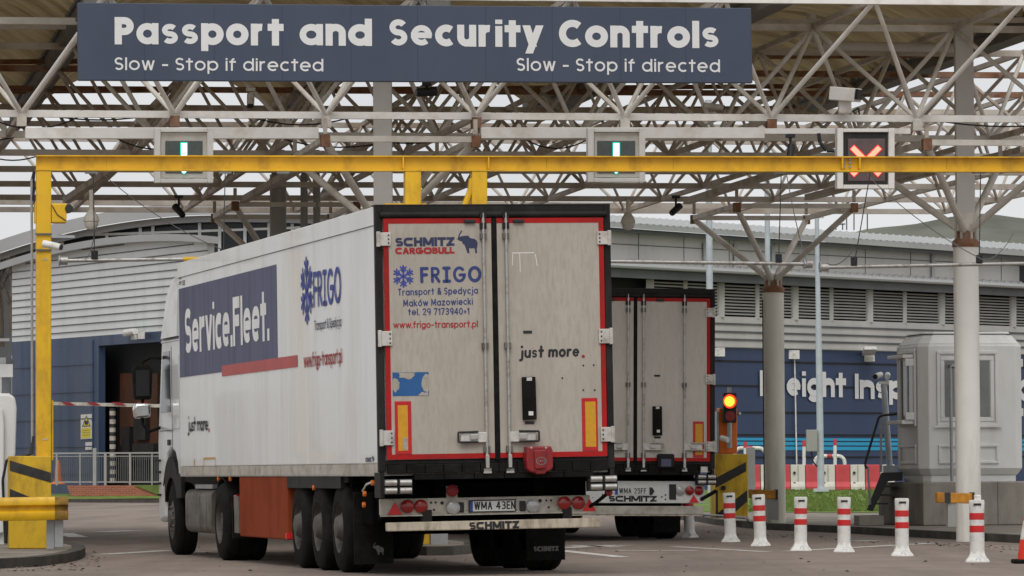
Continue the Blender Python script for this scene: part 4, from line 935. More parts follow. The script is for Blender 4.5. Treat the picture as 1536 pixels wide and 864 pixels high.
# guardrail
GR = uplane(65, 60.6)
gr = thing('guard_rail', 'yellow corrugated guard rail with rusty end in front of the left plinth', 'guard rail', GR.p(85, 822, 0))
prof = [(0, -.155), (-.05, -.15), (-.08, -.10), (-.075, -.05), (-.01, -.02), (-.01, .02), (-.075, .05), (-.08, .10), (-.05, .15), (0, .155)]
c0 = GR.p(-160, 766.5, .0); c1_ = GR.p(84, 762.5, .0)
def rail(c0, c1_, m, nm):
    mb = MB(); vs_ = []
    for c_ in (c0, c1_): vs_ += [c_+V*a_+Vector((0, 0, b_)) for a_, b_ in prof]
    for c_ in (c0, c1_): vs_ += [c_+V*(a_+.012)+Vector((0, 0, b_)) for a_, b_ in prof]
    n = len(prof); fs = [(i, i+1, n+i+1, n+i) for i in range(n-1)]+[(2*n+i, 3*n+i, 3*n+i+1, 2*n+i+1) for i in range(n-1)]
    return mb.add(vs_, fs).build(nm, m, gr, smooth=True)
rail(c0, c1_, 'yellow', 'rail')
rail(GR.p(82, 762.5, .01), GR.p(102, 762.5, .01), 'rust', 'rail_end').data.materials[0] = mat('rusty_yellow', (.36, .21, .03), .7, var=.3, scale=6, dirt=(.12, .06, .025), dirt_amt=.55, dscale=5)
ppoly(GR, rect(70, 776, 82, 824), .10, -.14).build('post', 'galv', gr, bevel=.005)
ppoly(GR, rect(82.5, 778, 95, 821), .10, -.05).build('post', 'galv', gr, bevel=.005)
# left kiosk edge
lk = thing('white_kiosk', 'rounded white kiosk cut off by the left edge of the view', 'kiosk', PD(-60, 822, 66))
kp = [PD(-160, 823, 66), PD(7, 822, 66), PD(9, 790, 66), PD(23.5, 680, 66), PD(25.5, 612, 66), PD(23, 596, 66), PD(14, 590, 66), PD(-160, 586, 66)]
MB().prism(kp, (-.34, 2.0, 0)).build('shell', 'booth_white', lk, bevel=.04)
kq = [PD(-160, 800, 65.9), PD(5, 800, 65.9), PD(6, 640, 65.9), PD(4, 614, 65.9), PD(-4, 606, 65.9), PD(-160, 606, 65.9)]
MB().prism(kq, (0, .06, 0)).build('panel', 'booth_white', lk, bevel=.02)
# cctv on the gantry post
def cctv(px, py, d, L_, r_, yawd, tilt, m, lab, drop=.2, grp='small security cameras', up=True):
    p = PD(px, py, d); t = thing('security_camera', lab, 'camera', p, group=grp)
    v = Vector((math.cos(rad(yawd))*math.cos(rad(tilt)), math.sin(rad(yawd))*math.cos(rad(tilt)), math.sin(rad(tilt))))
    MB().cyl(p-v*L_/2, p+v*L_/2, r_, r_*.92, 12).build('housing', m, t, smooth=True)
    MB().cyl(p+v*L_/2, p+v*(L_/2+.02), r_*.8, n=12).build('lens', 'lens_dark', t)
    if drop > 0: MB().tube([p+Vector((0, .02, r_*.6)), p+Vector((0, .05, drop))], .022, 6).build('bracket', m, t); MB().box(p+Vector((0, .05, drop+.02)), (.14, .14, .05)).build('mount', m, t)
    if drop < 0: MB().tube([p-Vector((0, -.02, r_*.6)), p+Vector((0, .05, drop))], .022, 6).build('bracket', m, t); MB().box(p+Vector((0, .05, drop)), (.1, .1, .08)).build('mount', m, t)
    return t
cctv(78, 368, 61.9, .26, .05, -20, -12, 'white_plastic', 'white bullet camera on the yellow gantry post', 0)
cctv(268, 316, 78, .26, .06, -45, -38, 'ink_black', 'black camera hanging from the canopy above the left kiosk lane', .22)
cctv(1014, 314, 80, .24, .06, 220, -35, 'ink_black', 'black camera hanging just right of the front lorry top corner', .2)
cctv(1186, 228, 66.8, .22, .055, 250, -70, 'ink_black', 'black camera hanging left of the red cross signal', .22)
cctv(376, 150, 69, .2, .06, 270, -60, 'panel_pale', 'small pale lamp camera under the sign, left part', .14)
cctv(640, 138, 69, .3, .07, 200, -5, 'ink_black', 'black floodlight camera under the middle of the overhead sign', .1)
cctv(1070, 160, 69, .3, .05, 10, -5, 'panel_pale', 'small pale camera under the right part of the overhead sign', -.12)
bc = thing('large_camera', 'large pale grey camera housing on the canopy chord near the right column', 'camera', PD(1268, 172, 67.3))
MB().bar(PD(1249, 140, 67.3), PD(1287, 143, 67.0), .19, .20).build('housing', 'canopy_white', bc, bevel=.015)
MB().bar(PD(1286.5, 141.5, 66.99), PD(1290, 142, 66.97), .17, .15).build('lens_hood', 'lens_dark', bc)
MB().box(PD(1267, 161, 67.3), (.19, .2, .19)).build('pan_head', 'canopy_white', bc, bevel=.03)
MB().tube([PD(1278, 168, 67.3), PD(1288, 162, 67.3), PD(1289, 172, 67.3)], .015, 6).build('cable', 'ink_black', bc)
mb = MB().tube([PD(1228, 200, 66.8), PD(1230, 214, 66.8), PD(1240, 226, 66.8), PD(1252, 226, 66.8)], .028, 8)
tag(mb.build('cable_loop', 'ink_black', origin=PD(1228, 200, 66.8), smooth=True), 'thick black cable loop beside the red cross signal', 'cable')
# dome cameras / lamps hanging
def hang_lamp(px, y0, yc, d, lab):
    t = thing('hanging_lamp', lab, 'lamp', PD(px, y0, d), group='pale hanging lamps')
    MB().cyl(PD(px, y0, d), PD(px, yc-10, d), .035, n=8).build('stem', 'canopy_grey', t)
    MB().lathe([(.02, .17), (.05, .14), (.10, .06), (.12, .0), (.118, -.02), (.105, -.03), (.10, -.09), (.06, -.14), (0, -.15)], PD(px, yc, d), (0, 0, 1), 28).build('body', 'canopy_grey', t, smooth=True)
hang_lamp(137, 285, 330, 69, 'pale hanging lamp above the left kiosk lane')
hang_lamp(942, 300, 332, 75, 'pale hanging lamp right of the front lorry top corner')
# hanging height bars
HB = uplane(65, 63.6)
def heightbar(x0, y0, x1, y1, lab, wires, tip=None):
    t = thing('height_gauge_bar', lab, 'bar', HB.p((x0+x1)/2, y0, 0), group='hanging height gauge bars')
    MB().cyl(HB.p(x0, y0), HB.p(x1, y1), .028, n=10).build('bar', 'steel', t, smooth=True)
    for x, y in ((x0, y0), (x1, y1)):
        if x in (1600, 840) or (tip and x == x1): continue
        c = HB.p(x, y); MB().cyl(c-U*.05, c+U*.05, .06, n=10).build('end_cap', 'steel', t, smooth=True)
        MB().cyl(c+U*.015-U*.07, c-U*.075, .075, n=10).build('end_disc', 'galv', t)
    if tip: MB().cyl(HB.p(tip, y0+(y1-y0)*(tip-x0)/(x1-x0)), HB.p(x1+1, y1), .031, n=10).build('yellow_sleeve', 'yellow', t, smooth=True)
    for (xb, xt, yt) in wires:
        yb = y0+(y1-y0)*(xb-x0)/(x1-x0); a_, b_ = HB.p(xb, yb-2), HB.p(xt, yt, .9)
        MB().cyl(a_, b_, .008, n=5).build('wire', 'soffit', t)
        MB().box(a_+Vector((0, 0, .06)), (.09, .09, .11)).build('clamp', 'ink_black', t)
heightbar(96, 391, 320, 388, 'hanging height gauge bar with yellow tip, left of the front lorry', ((142, 140, 256), (335, 338, 256)), 275)
heightbar(840, 391, 1213, 396, 'hanging height gauge bar behind the front lorry, ending at the stained column', ((1168, 1172, 255),))
heightbar(1237, 401, 1600, 394, 'hanging height gauge bar in front of the white round column', ((1281, 1306, 256), (1469, 1471, 256)))
# sagging wires
mb = MB()
def sag(a_, b_, s_=.15, n=10, r_=.007):
    pts = [a_.lerp(b_, i/n)-Vector((0, 0, s_*4*(i/n)*(1-i/n))) for i in range(n+1)]; return mb.tube(pts, r_, 4)
for q_ in ((155, 262, 66, 335, 375, 64), (1240, 395, 63.8, 1281, 372, 63.8), (1180, 262, 66, 1210, 393, 64), (1300, 262, 66, 1475, 390, 64), (1475, 390, 64, 1520, 350, 66), (128, 388, 63.8, 143, 345, 66)):
    mb = MB(); sag(PD(*q_[:3]), PD(*q_[3:]), .1); mb.build('sensor_cable', 'soffit', gy)
# loose cable runs under the canopy: conduit lengths
for k in range(14):
    mb = MB()
    i = random.uniform(I0+1, I1-1); j = random.choice((0, 0, 1, 1, 2)); a_ = nb(i, j)+Vector((0, .1, -.02)); b_ = nb(i+random.uniform(.4, 1.1), j)+Vector((0, .1, -.02)); sag(a_, b_, random.uniform(.05, .2), 8, .011); mb.build('chord_cable', 'ink_black', cn)


# ================================================================== LORRIES
class Pose:
    def __init__(s, x, y, yaw, lean):
        s.lean = lean; s.M = Matrix.Translation((x, y, 0)) @ Matrix.Rotation(yaw, 4, 'Z') @ Matrix.Rotation(lean, 4, 'Y'); s.I = s.M.inverted()
    def loc(s, px, py, axis, val):
        o = s.I @ CC; v = s.I.to_3x3() @ ray(px, py); return o+v*((val-o[axis])/v[axis])
PA = Pose(-.156, 49.265, .2308, -.011); PBm = Pose(1.91, 72.4, .2, .010)
def TR(px, py, yl=0.0): return PA.loc(px, py, 1, yl)
def TS(px, py, xl=-1.285): return PA.loc(px, py, 0, xl)
ELE = [(566, 78), (578, 80), (580, 88), (570, 98), (562, 112), (558, 126), (575, 122), (600, 118), (630, 118), (636, 132), (650, 138), (675, 142), (692, 155), (700, 175), (697, 200), (692, 220), (694, 252), (680, 252), (678, 225), (672, 212), (655, 215), (640, 214), (632, 212), (635, 250), (620, 252), (612, 230), (603, 205), (595, 185), (583, 180), (580, 165), (572, 158), (560, 158), (548, 148), (532, 142), (545, 140), (548, 128), (552, 112), (560, 96), (570, 86)]
def elephant(place, x0, z0, sc_, name, m, root):
    xs_ = [p[0] for p in ELE]; ys_ = [p[1] for p in ELE]; a_, b_ = min(xs_), max(ys_)
    return MB().sheet([place(x0+(p[0]-a_)*sc_, z0+(b_-p[1])*sc_, .001) for p in ELE]).build(name, m, root, local=True)
def snowflake(place, cx, cz, r_, m, root):
    mb = MB(); n_ = [0]
    def em(vs_, fs_, lay):
        n_[0] += 1; mb.add([place(p[0], p[1], .0005+.0006*(n_[0] % 6)) for p in vs_], fs_)
    w_ = r_*.085
    for k in range(6):
        a_ = math.pi/2+k*math.pi/3; c_, s_ = math.cos(a_), math.sin(a_)
        ribbon([(cx+c_*.02*r_, cz+s_*.02*r_), (cx+c_*r_, cz+s_*r_)], w_, 'round', em)
        for f_, l_ in ((.42, .32), (.66, .36)):
            for q_ in (-1, 1):
                b_ = a_+q_*rad(50); ribbon([(cx+c_*r_*f_, cz+s_*r_*f_), (cx+c_*r_*f_+math.cos(b_)*l_*r_, cz+s_*r_*f_+math.sin(b_)*l_*r_)], w_*.85, 'round', em)
    return mb.build('snowflake_emblem', m, root, local=True)
def lorry(pose, label, first):
    t = thing('articulated_lorry', label, 'lorry', group='articulated lorries with white refrigerated trailers', mtx=pose.M)
    L = dict(local=True)
    def rp(pts, yl=0.0, th=.02): return MB().prism([TR(x, y, yl) for x, y in pts], (0, th, 0))
    def rr(x0, y0, x1, y1, yl=0.0, th=.02):   # rectangle by pixels of opposite corners -> upright in local space
        a_, b_ = TR(x0, y0, yl), TR(x1, y1, yl); return MB().box2((min(a_.x, b_.x), yl, min(a_.z, b_.z)), (max(a_.x, b_.x), yl+th, max(a_.z, b_.z)))
    def lt(x0, z0, x1, z1, yl, th): return MB().box2((x0, yl, z0), (x1, yl+th, z1))
    # ---- body: insulated box
    ZT_, ZB_ = 3.985, 1.105
    body = MB().box2((-1.28, .08, ZB_+.12), (1.28, 13.5, ZT_)).build('trailer_body', 'trailer_white', t, local=True, bevel=.012)
    MB().box2((-1.288, .08, ZB_), (1.288, 13.5, ZB_+.118)).build('bottom_rail', 'panel_pale', body, local=True)
    MB().box2((-1.284, .08, ZB_-.012), (1.284, 13.5, ZB_-.002)).build('edge_strip', 'steel_pale', body, local=True)
    for s_ in (-1, 1):
        MB().box2((s_*1.28-.008, .08, ZT_-.20), (s_*1.28+.008, 13.5, ZT_-.012)).build('top_rail', 'trailer_white', body, local=True)
        MB().box2((s_*1.28-.009, .08, ZT_-.208), (s_*1.28+.009, 13.5, ZT_-.2015)).build('rail_joint', 'ink_grey', body, local=True)
        mb = MB()
        for k in range(1, 22): mb.box2((s_*1.28-.0014, .6*k-.004, ZB_+.13), (s_*1.28+.0014, .6*k+.004, ZT_-.22))
        mb.build('panel_seam', 'trailer_white', body, local=True)
    # ---- rear frame
    fr = MB()
    fr.box2((-1.30, -.005, ZB_+.03), (-1.225, .079, ZT_)); fr.box2((1.225, -.005, ZB_+.03), (1.30, .079, ZT_)); fr.box2((-1.224, -.005, ZT_-.135), (1.224, .079, ZT_))
    fr.box2((-1.224, .0, 1.215), (1.224, .079, 1.26)); fr.build('rear_frame', 'frame_black', t, local=True, bevel=.006)
    MB().cyl((-1.25, -.012, ZT_-.10), (1.25, -.012, ZT_-.10), .035, n=10).build('header_seal', 'frame_black', t, local=True, smooth=True)
    MB().box2((-1.302, -.01, ZT_+.001), (1.302, .2, ZT_+.012)).build('roof_edge', 'ink_black', t, local=True)
    MB().box2((-.028, -.034, 1.24), (.028, .0, ZT_-.14)).build('door_seal', 'rubber', t, local=True, bevel=.01)
    BR = .055   # red border width
    for s_ in (-1, 1):
        xo, xi = 1.175, .030; zt, zb = 3.845, 1.275
        lo, hi = (-xo, -xi) if s_ < 0 else (xi, xo)
        d = MB().box2((lo, -.025, zb), (hi, .0, zt)).build('rear_door', 'door_dirty' if first else 'door_dirty_pale', t, local=True, bevel=.004)
        b_ = MB(); yo = -.0275
        bl_ = (lo-.04, lo+BR-.04) if s_ < 0 else (hi-BR+.04, hi+.04)
        b_.box2((bl_[0], yo, zb-.01), (bl_[1], -.02, zt)); b_.box2((bl_[1] if s_ < 0 else lo, yo, zt-.055), (hi if s_ < 0 else bl_[0], -.0255, zt)); b_.box2((bl_[1] if s_ < 0 else lo, yo, zb-.01), (hi if s_ < 0 else bl_[0], -.0255, zb+.045))
        b_.build('red_border', 'border_red', d, local=True)
        # hinges
        for y0, y1 in ((349, 369), (497, 519), (646, 668)):
            z0, z1 = TR(575, y1).z, TR(575, y0).z
            if s_ < 0: x0, x1 = -1.27, -1.14
            else: x0, x1 = 1.14, 1.27
            hg = MB().box2((x0, -.05, z0), (x1, -.028, z1)); hg.cyl((s_*1.275, -.045, z0-.01), (s_*1.275, -.045, z1+.01), .022, n=10); ho = hg.build('hinge', 'steel_pale', d, local=True, bevel=.004)
            bo = MB()
            for zz in (z0+.03, (z0+z1)/2, z1-.03): bo.cyl((s_*1.165, -.05, zz), (s_*1.165, -.058, zz), .009, n=8)
            bo.build('hinge_bolt', 'ink_black', d, local=True)
        # lock rods
        rods = [s_*.125] if (first or s_ < 0) else [.125, .79]
        if not first: rods = [x-.0 for x in rods]
        for xr in rods:
            MB().cyl((xr, -.055, 1.16), (xr, -.055, 3.90), .017, n=10).build('lock_rod', 'steel', d, local=True, smooth=True)
            for zz in (3.88, 3.76, 3.65, 2.47, 1.36): MB().box2((xr-.035, -.07, zz-.035), (xr+.035, -.026, zz+.035)).build('rod_guide', 'frame_black' if zz > 3.7 else 'tank', d, local=True, bevel=.004)
            lk_ = MB().box2((xr-.045, -.075, 1.10), (xr+.045, -.03, 1.16)); lk_.box2((xr-.02, -.085, 1.16), (xr+.02, -.04, 1.30)); lk_.build('lock_keeper', 'steel', d, local=True, bevel=.004)
            if first: sx = s_
            else: sx = 1 if xr > 0 else -1
            h_ = MB().box2((min(xr, xr+sx*.29), -.072, 1.435), (max(xr, xr+sx*.29), -.048, 1.545)); h_.build('handle_plate', 'steel_pale', d, local=True, bevel=.006)
            hh = MB(); x2 = xr+sx*.10; x3 = xr+sx*.32
            hh.tube([(x2, -.085, 1.44), (x3, -.085, 1.44), (x3, -.085, 1.545), (x2, -.085, 1.55)], .011, 8); hh.build('handle', 'ink_black' if first else 'steel', d, local=True)
            MB().box2((min(x2, x2+sx*.09), -.088, 1.462), (max(x2, x2+sx*.09), -.074, 1.525)).build('latch', 'steel', d, local=True, bevel=.006)
        for xk in ((s_*.27 if first else s_*.4),): MB().box2((xk-.06, -.06, 3.79), (xk+.06, -.026, 3.83)).build('door_buffer', 'ink_black', d, local=True, bevel=.01)
        # reflector boards
        a_ = (592, 602, 618, 681) if s_ < 0 else (872.5, 597, 897.5, 676)
        i_ = (596.5, 608, 612.5, 676) if s_ < 0 else (877.5, 602.5, 894.5, 670)
        if first or s_ > 0:
            rf_ = rr(*a_, -.034, .008).build('reflector_board', 'reflect_red', d, local=True, bevel=.004)
            rr(*i_, -.0365, .002).build('reflector_face', 'reflect_amber', d, local=True)
            if first and s_ < 0:
                wz = MB().sheet([TR(x, y, -.0375) for x, y in ((605, 657), (608, 655), (611, 659), (612, 675), (605, 675), (604, 668))]); wz.build('worn_patch', 'sticker_worn', d, local=True)
        # door 2: black handle box and small slots
        if s_ > 0:
            bx_ = rp([(785, 630), (805.5, 629), (803.5, 565), (783.5, 565.5)], -.07, .045).build('document_holder', 'rubber', d, local=True, bevel=.008)
            rr(790, 566, 798, 571, -.074, .004).build('holder_clip', 'steel_pale', d, local=True); rr(793, 617, 800, 623, -.074, .004).build('holder_clip', 'plate_white', d, local=True)
            rr(787.5, 632, 801.5, 636, -.032, .01).build('slot_plate', 'ink_black', d, local=True); rr(785, 496, 798, 500, -.032, .01).build('slot_plate', 'ink_black', d, local=True)
            if not first: rr(789, 640, 798, 652, -.06, .03).build('door_latch', 'steel', d, local=True)
            if first:
                bo = MB()
                for x, y in ((890.5, 547.5), (875, 585), (892, 585), (843.5, 567), (875, 548)): c_ = TR(x, y, -.026); bo.cyl(c_, c_-Vector((0, .004, 0)), .010, n=8)
                bo.build('rivet', 'ink_black', d, local=True)
                sc_ = MB()
                for p in (((768, 379.5), (801, 379), 1.2), ((769, 381), (768.5, 398), .8), ((779.5, 380), (780.5, 408), .8), ((803, 381), (806, 399), 1.0)):
                    (x0, y0), (x1, y1), w_ = p; a_, b_ = TR(x0, y0, -.026), TR(x1, y1, -.026); sc_.bar(a_, b_, w_*.0075, .001, (0, 1, 0))
                sc_.build('scratch_marks', 'trailer_white', d, local=True)
                ee = MB()
        if first and s_ < 0:
            rr(588.7, 558.7, 643.5, 593.5, -.0275, .002).build('worn_sticker', 'sticker_blue', d, local=True)
            wp = MB(); rnd = random.Random(3)
            for cx, cy, rx, ry, lim in ((610, 560, 14, 10, 0), (593, 578, 6.5, 11, 0), (640, 575, 9, 14, 0), (636, 592, 9, 4, 0), (617, 588, 0, 0, 1)):
                if lim: continue
                pts = []
                for k in range(18):
                    a_ = k*math.pi/9; q_ = rnd.uniform(.72, 1.08); x = min(643.2, max(589, cx+math.cos(a_)*rx*q_)); y = min(593.2, max(559, cy+math.sin(a_)*ry*q_)); pts.append(TR(x, y, -.0285))
                wp.sheet(pts)
            wp.build('worn_patch', 'sticker_worn', d, local=True)
        if first:
            def rtext(s, S, x0, x1, yb, yt, m, slope=-.012):
                O = TR(x0, yb, -.026); E_ = TR(x1, yb+(x1-x0)*slope, -.026); X = (E_-O).normalized(); X.y = 0
                return lettering(s, S, (TR(x0, yt, -.026)-O).z, E_.x-O.x, on_plane(O, X, (-X.z, 0, X.x), (0, -1, 0)), 'lettering', m, d, local=True)
            if s_ < 0:
                rtext('SCHMITZ', HVY, 593, 682, 370, 356.5, 'ink_navy'); rtext('CARGOBULL', HVY, 593, 682, 381.5, 371.5, 'ink_red')
                o_ = TR(684.5, 380, -.026); elephant(on_plane(o_, (1, 0, 0), (0, 0, 1), (0, -1, 0)), 0, 0, .2365/168, 'elephant_emblem', 'ink_navy', d)
                c_ = TR(605, 414.5, -.026); snowflake(on_plane(c_, (1, 0, 0), (0, 0, 1), (0, -1, 0)), 0, 0, .113, 'ink_blue', d)
                FR = St(.2, 'round', .12, .72, .92, .75, serif=True, cw=.85)
                rtext('FRIGO', FR, 630.5, 722.5, 425, 400.5, 'ink_darkblue', -.02)
                rtext('Transport & Spedycja', COM, 597, 717, 443.5, 433, 'ink_darkblue', -.025)
                rtext('Maków Mazowiecki', COM, 605, 709.5, 460, 449.5, 'ink_darkblue', -.03)
                rtext('tel. 29 7173940÷1', COM, 612, 704, 473, 462.5, 'ink_darkblue', -.012)
                rtext('www.frigo-transport.pl', St(.15, 'round', .07, .72, .92, .75, sp=.25), 590, 717, 492.5, 482, 'ink_red', -.012)
            else:
                rtext('just more', HAND, 780, 869, 537.5, 518.5, 'ink_black', -.03)
                c_ = TR(875, 534.5, -.03); MB().cyl(c_, c_+Vector((0, .003, 0)), .018, n=12).build('red_dot', 'ink_red', d, local=True)
    # ---- sill, rubber buffers
    sill = MB()
    for k in range(12): x0 = -1.215+k*.2025; sill.box2((x0+.004, -.075, 1.115), (x0+.199, .02, 1.212))
    sill.build('sill_buffer', 'rubber', t, local=True, bevel=.008)
    sl2 = MB()
    for k in range(6): x0 = -.93+k*.33; sl2.box2((x0+.004, -.06, 1.045), (x0+.325, .02, 1.108))
    sl2.build('lower_buffer', 'rubber', t, local=True, bevel=.006)
    MB().box2((-1.29, -.01, .86), (-1.245, .3, 1.13)).build('corner_post', 'frame_black', t, local=True); MB().box2((1.245, -.01, .92), (1.29, .3, 1.13)).build('corner_post', 'frame_black', t, local=True)
    for s_ in (-1, 1):
        for kx in (0, 1):
            for kz in (0, 1):
                x0 = (-1.25 if s_ < 0 else 1.01)+kx*.16; z0 = 1.02-kz*.085
                MB().cyl((x0, -.07, z0), (x0+.125, -.07, z0), .034, n=14).build('roller_buffer', 'steel', t, local=True, smooth=True)
        x0 = -1.27 if s_ < 0 else .99
        MB().box2((x0, -.03, .89), (x0+.33, .05, 1.06)).build('roller_bracket', 'frame_black', t, local=True)
    # ---- lamps board and number plate, all as seen on the board plane
    yb_ = .30
    if first:
        bd = MB().box2((-1.235, yb_, .665), (1.095, yb_+.05, .845)).build('lamp_board', 'panel_pale', t, local=True, bevel=.01)
        MB().box2((-1.235, yb_-.03, .655), (1.095, yb_, .668)).build('board_lip', 'panel_pale', bd, local=True)
        q = lambda x, y: TR(x, y, yb_)
        for x, y in ((610.5, 759.5), (631, 759.3), (846, 754.6), (867, 754.2)):
            c_ = q(x, y); lm = MB().lathe([(.073, 0), (.073, .03), (.06, .045), (.02, .052), (0, .053)], c_, (0, -1, 0), 20).build('tail_lamp', 'lamp_red', bd, local=True, smooth=True)
        for x, y in ((679, 761.5), (799, 758.7)):
            c_ = q(x, y); MB().lathe([(.075, 0), (.075, .035), (.06, .048), (.02, .054), (0, .055)], c_, (0, -1, 0), 20).build('reversing_lamp', 'lamp_clear', bd, local=True, smooth=True)
        for x, y in ((691, 761), (783.5, 759)): c_ = q(x, y); MB().box2((c_.x-.035, yb_-.02, c_.z-.055), (c_.x+.035, yb_, c_.z+.055)).build('lamp_socket', 'ink_black', bd, local=True, bevel=.02)
        bo = MB()
        for x, y, r_ in ((646.5, 754, .013), (653.5, 753.7, .013), (651, 764.7, .013), (663, 754.5, .02), (810, 751, .02), (819.5, 750.7, .013), (826.5, 750.5, .013), (823, 761, .013)):
            c_ = q(x, y); bo.cyl(c_, c_-Vector((0, .003, 0)), r_, n=10)
        for x in (589, 640, 700, 775, 838, 889):
            for y in (748.5-(x-589)*.012, 765.5-(x-589)*.012): c_ = q(x, y+1.5); bo.cyl(c_, c_-Vector((0, .004, 0)), .006, n=6)
        bo.build('board_hole', 'ink_black', bd, local=True)
        for a_ in ((581.5, 772.3, 603.5, 772.0, 592.8, 753.2), (873.8, 767.2, 894.8, 766.8, 884.3, 747.8)):
            pts = [TR(a_[0], a_[1], yb_-.012), TR(a_[2], a_[3], yb_-.012), TR(a_[4], a_[5], yb_-.012)]
            MB().prism(pts, (0, .011, 0)).build('triangle_reflector', 'tri_red', bd, local=True, bevel=.003)
        pc = [q(702.5, 768.7), q(773.3, 767.2), q(773.3, 748.7), q(702.5, 750.3)]
        np_ = MB().prism([p-Vector((0, .022, 0)) for p in pc], (0, .02, 0)).build('number_plate', 'ink_black', bd, local=True, bevel=.004)
        def sub(u0, v0, u1, v1, m, nm, off):
            P_ = lambda u, v: (pc[0].lerp(pc[1], u)).lerp(pc[3].lerp(pc[2], u), v)-Vector((0, off, 0))
            return MB().prism([P_(u0, v0), P_(u1, v0), P_(u1, v1), P_(u0, v1)], (0, .002, 0)).build(nm, m, t, local=True)
        sub(.025, .08, .975, .90, 'plate_white', 'plate_face', .025); sub(.025, .08, .085, .90, 'plate_blue', 'plate_band', .027)
        O = pc[0].lerp(pc[1], .115)-Vector((0, .0275, 0))+Vector((0, 0, .028)); X = (pc[1]-pc[0]).normalized()
        lettering('WMA 43EN', DIN, .086, .455, on_plane(O, X, (-X.z, 0, X.x), (0, -1, 0)), 'lettering', 'ink_black', t, local=True)
        c_ = TR(678, 736, yb_); bm_ = MB().lathe([(.066, 0), (.066, .03), (.05, .045), (0, .05)], c_, (0, -1, 0), 18).build('marker_lamp', 'box_red', t, local=True, smooth=True)
        MB().box2((c_.x-.06, yb_+.004, c_.z-.14), (c_.x+.06, yb_+.03, c_.z+.05)).build('lamp_bracket', 'panel_pale', t, local=True)
        bu = .2; bmp = MB(); P4 = [TR(581.7, 797.2, bu), TR(901.3, 791, bu), TR(900.5, 776.6, bu), TR(581, 784, bu)]
        bp_ = MB().prism(P4, (0, .12, 0)).build('bumper_beam', 'bumper_cream', t, local=True, bevel=.012)
        O = TR(704, 795, bu-.001); E_ = TR(779, 792.7, bu-.001); X = (E_-O).normalized(); lettering('SCHMITZ', HVY, .085, (E_-O).length, on_plane(O, X, (-X.z, 0, X.x), (0, -1, 0)), 'lettering', 'ink_black', bp_, local=True)
        for x in (640, 850): c_ = TR(x, 778, .3); MB().box2((c_.x-.05, .26, .55), (c_.x+.05, .4, .72)).build('bumper_bracket', 'frame_black', t, local=True)
        # red extinguisher box hung on the sill
        xb = [TR(x, y, -.2) for x, y in ((791, 704), (798, 708.5), (803, 708), (805, 711.5), (818, 711), (820, 707), (826, 706), (830, 701), (829.5, 676), (827, 669), (791, 670), (789.5, 690))]
        MB().prism(xb, (0, .17, 0)).build('extinguisher_box', 'box_red', t, local=True, bevel=.025)
        MB().prism([TR(x, y, -.23) for x, y in ((803, 704), (819, 703), (820, 674), (801, 675))], (0, .03, 0)).build('box_lid', 'box_red', t, local=True, bevel=.018)
        c_ = TR(812, 691.5, -.2315)
        em = MB(); n_ = [0]
        def emt(vs_, fs_, lay): n_[0] += 1; em.add([(c_.x+p[0], c_.y-.001*n_[0], c_.z+p[1]) for p in vs_], fs_)
        ribbon([(math.cos(k*math.pi/10)*.055, math.sin(k*math.pi/10)*.038) for k in range(21)], .004, 'butt', emt)
        for k in (-.03, -.01, .01, .03): ribbon([(k, -.012), (k+.004, .012)], .004, 'butt', emt)
        em.build('box_emblem', 'ink_grey', t, local=True)
        for x in (797, 819): c_ = TR(x, 671.5, -.202); MB().cyl(c_, c_-Vector((0, .004, 0)), .012, n=8).build('box_screw', 'steel_pale', t, local=True)
    else:
        bd = MB().box2((-1.235, .1, .60), (1.16, .15, .95)).build('lamp_board', 'plate_white', t, local=True, bevel=.01)
        for x in (.91, 1.06, -.90, -1.06): MB().lathe([(.070, 0), (.070, .03), (.05, .045), (0, .05)], (x, .1, .80), (0, -1, 0), 18).build('tail_lamp', 'lamp_red', bd, local=True, smooth=True)
        MB().lathe([(.072, 0), (.072, .03), (.05, .045), (0, .05)], (.76, .1, .80), (0, -1, 0), 18).build('reversing_lamp', 'lamp_clear', bd, local=True, smooth=True)
        for x in (.90, -1.05): MB().prism([(x, .084, .61), (x+.16, .084, .61), (x+.08, .084, .735)], (0, .011, 0)).build('triangle_reflector', 'tri_red', bd, local=True)
        MB().box2((.58, .085, .66), (.69, .1, .90)).build('lamp_socket', 'ink_black', bd, local=True)
        MB().box2((-.30, .085, .735), (.23, .1, .855)).build('number_plate', 'plate_white', bd, local=True)
        MB().box2((-.30, .083, .735), (-.255, .085, .855)).build('plate_band', 'plate_blue', bd, local=True)
        lettering('WMA 25FF', DIN, .085, .44, on_plane((-.235, .084, .752), (1, 0, 0), (0, 0, 1), (0, -1, 0)), 'lettering', 'ink_black', bd, local=True)
        MB().prism([(.26, .085, .73), (.30, .085, .73), (.34, .085, .79), (.30, .085, .85), (.26, .085, .85)], (0, .014, 0)).build('lamp_socket', 'ink_black', bd, local=True)
        lettering('SCHMITZ', HVY, .095, .78, on_plane((-.40, .098, .622), (1, 0, 0), (0, 0, 1), (0, -1, 0)), 'lettering', 'ink_black', bd, local=True)
        bo = MB()
        for x, z_ in ((.46, .70), (.52, .73), (.52, .66), (-.5, .73)): bo.cyl((x, .1, z_), (x, .096, z_), .014, n=8)
        bo.build('board_hole', 'ink_black', bd, local=True)
        MB().box2((-1.2, .02, .42), (1.12, .14, .555)).build('bumper_beam', 'panel_pale', t, local=True, bevel=.012)
        MB().box2((-1.18, .03, .40), (1.1, .13, .418)).build('bumper_edge', 'bumper_cream', t, local=True)
        MB().box2((.34, -.12, 1.15), (.62, -.03, 1.38)).build('extinguisher_box', 'frame_black', t, local=True, bevel=.03)
        MB().box2((.40, -.125, 1.18), (.56, -.12, 1.30)).build('box_lid', 'decal_blue', t, local=True)
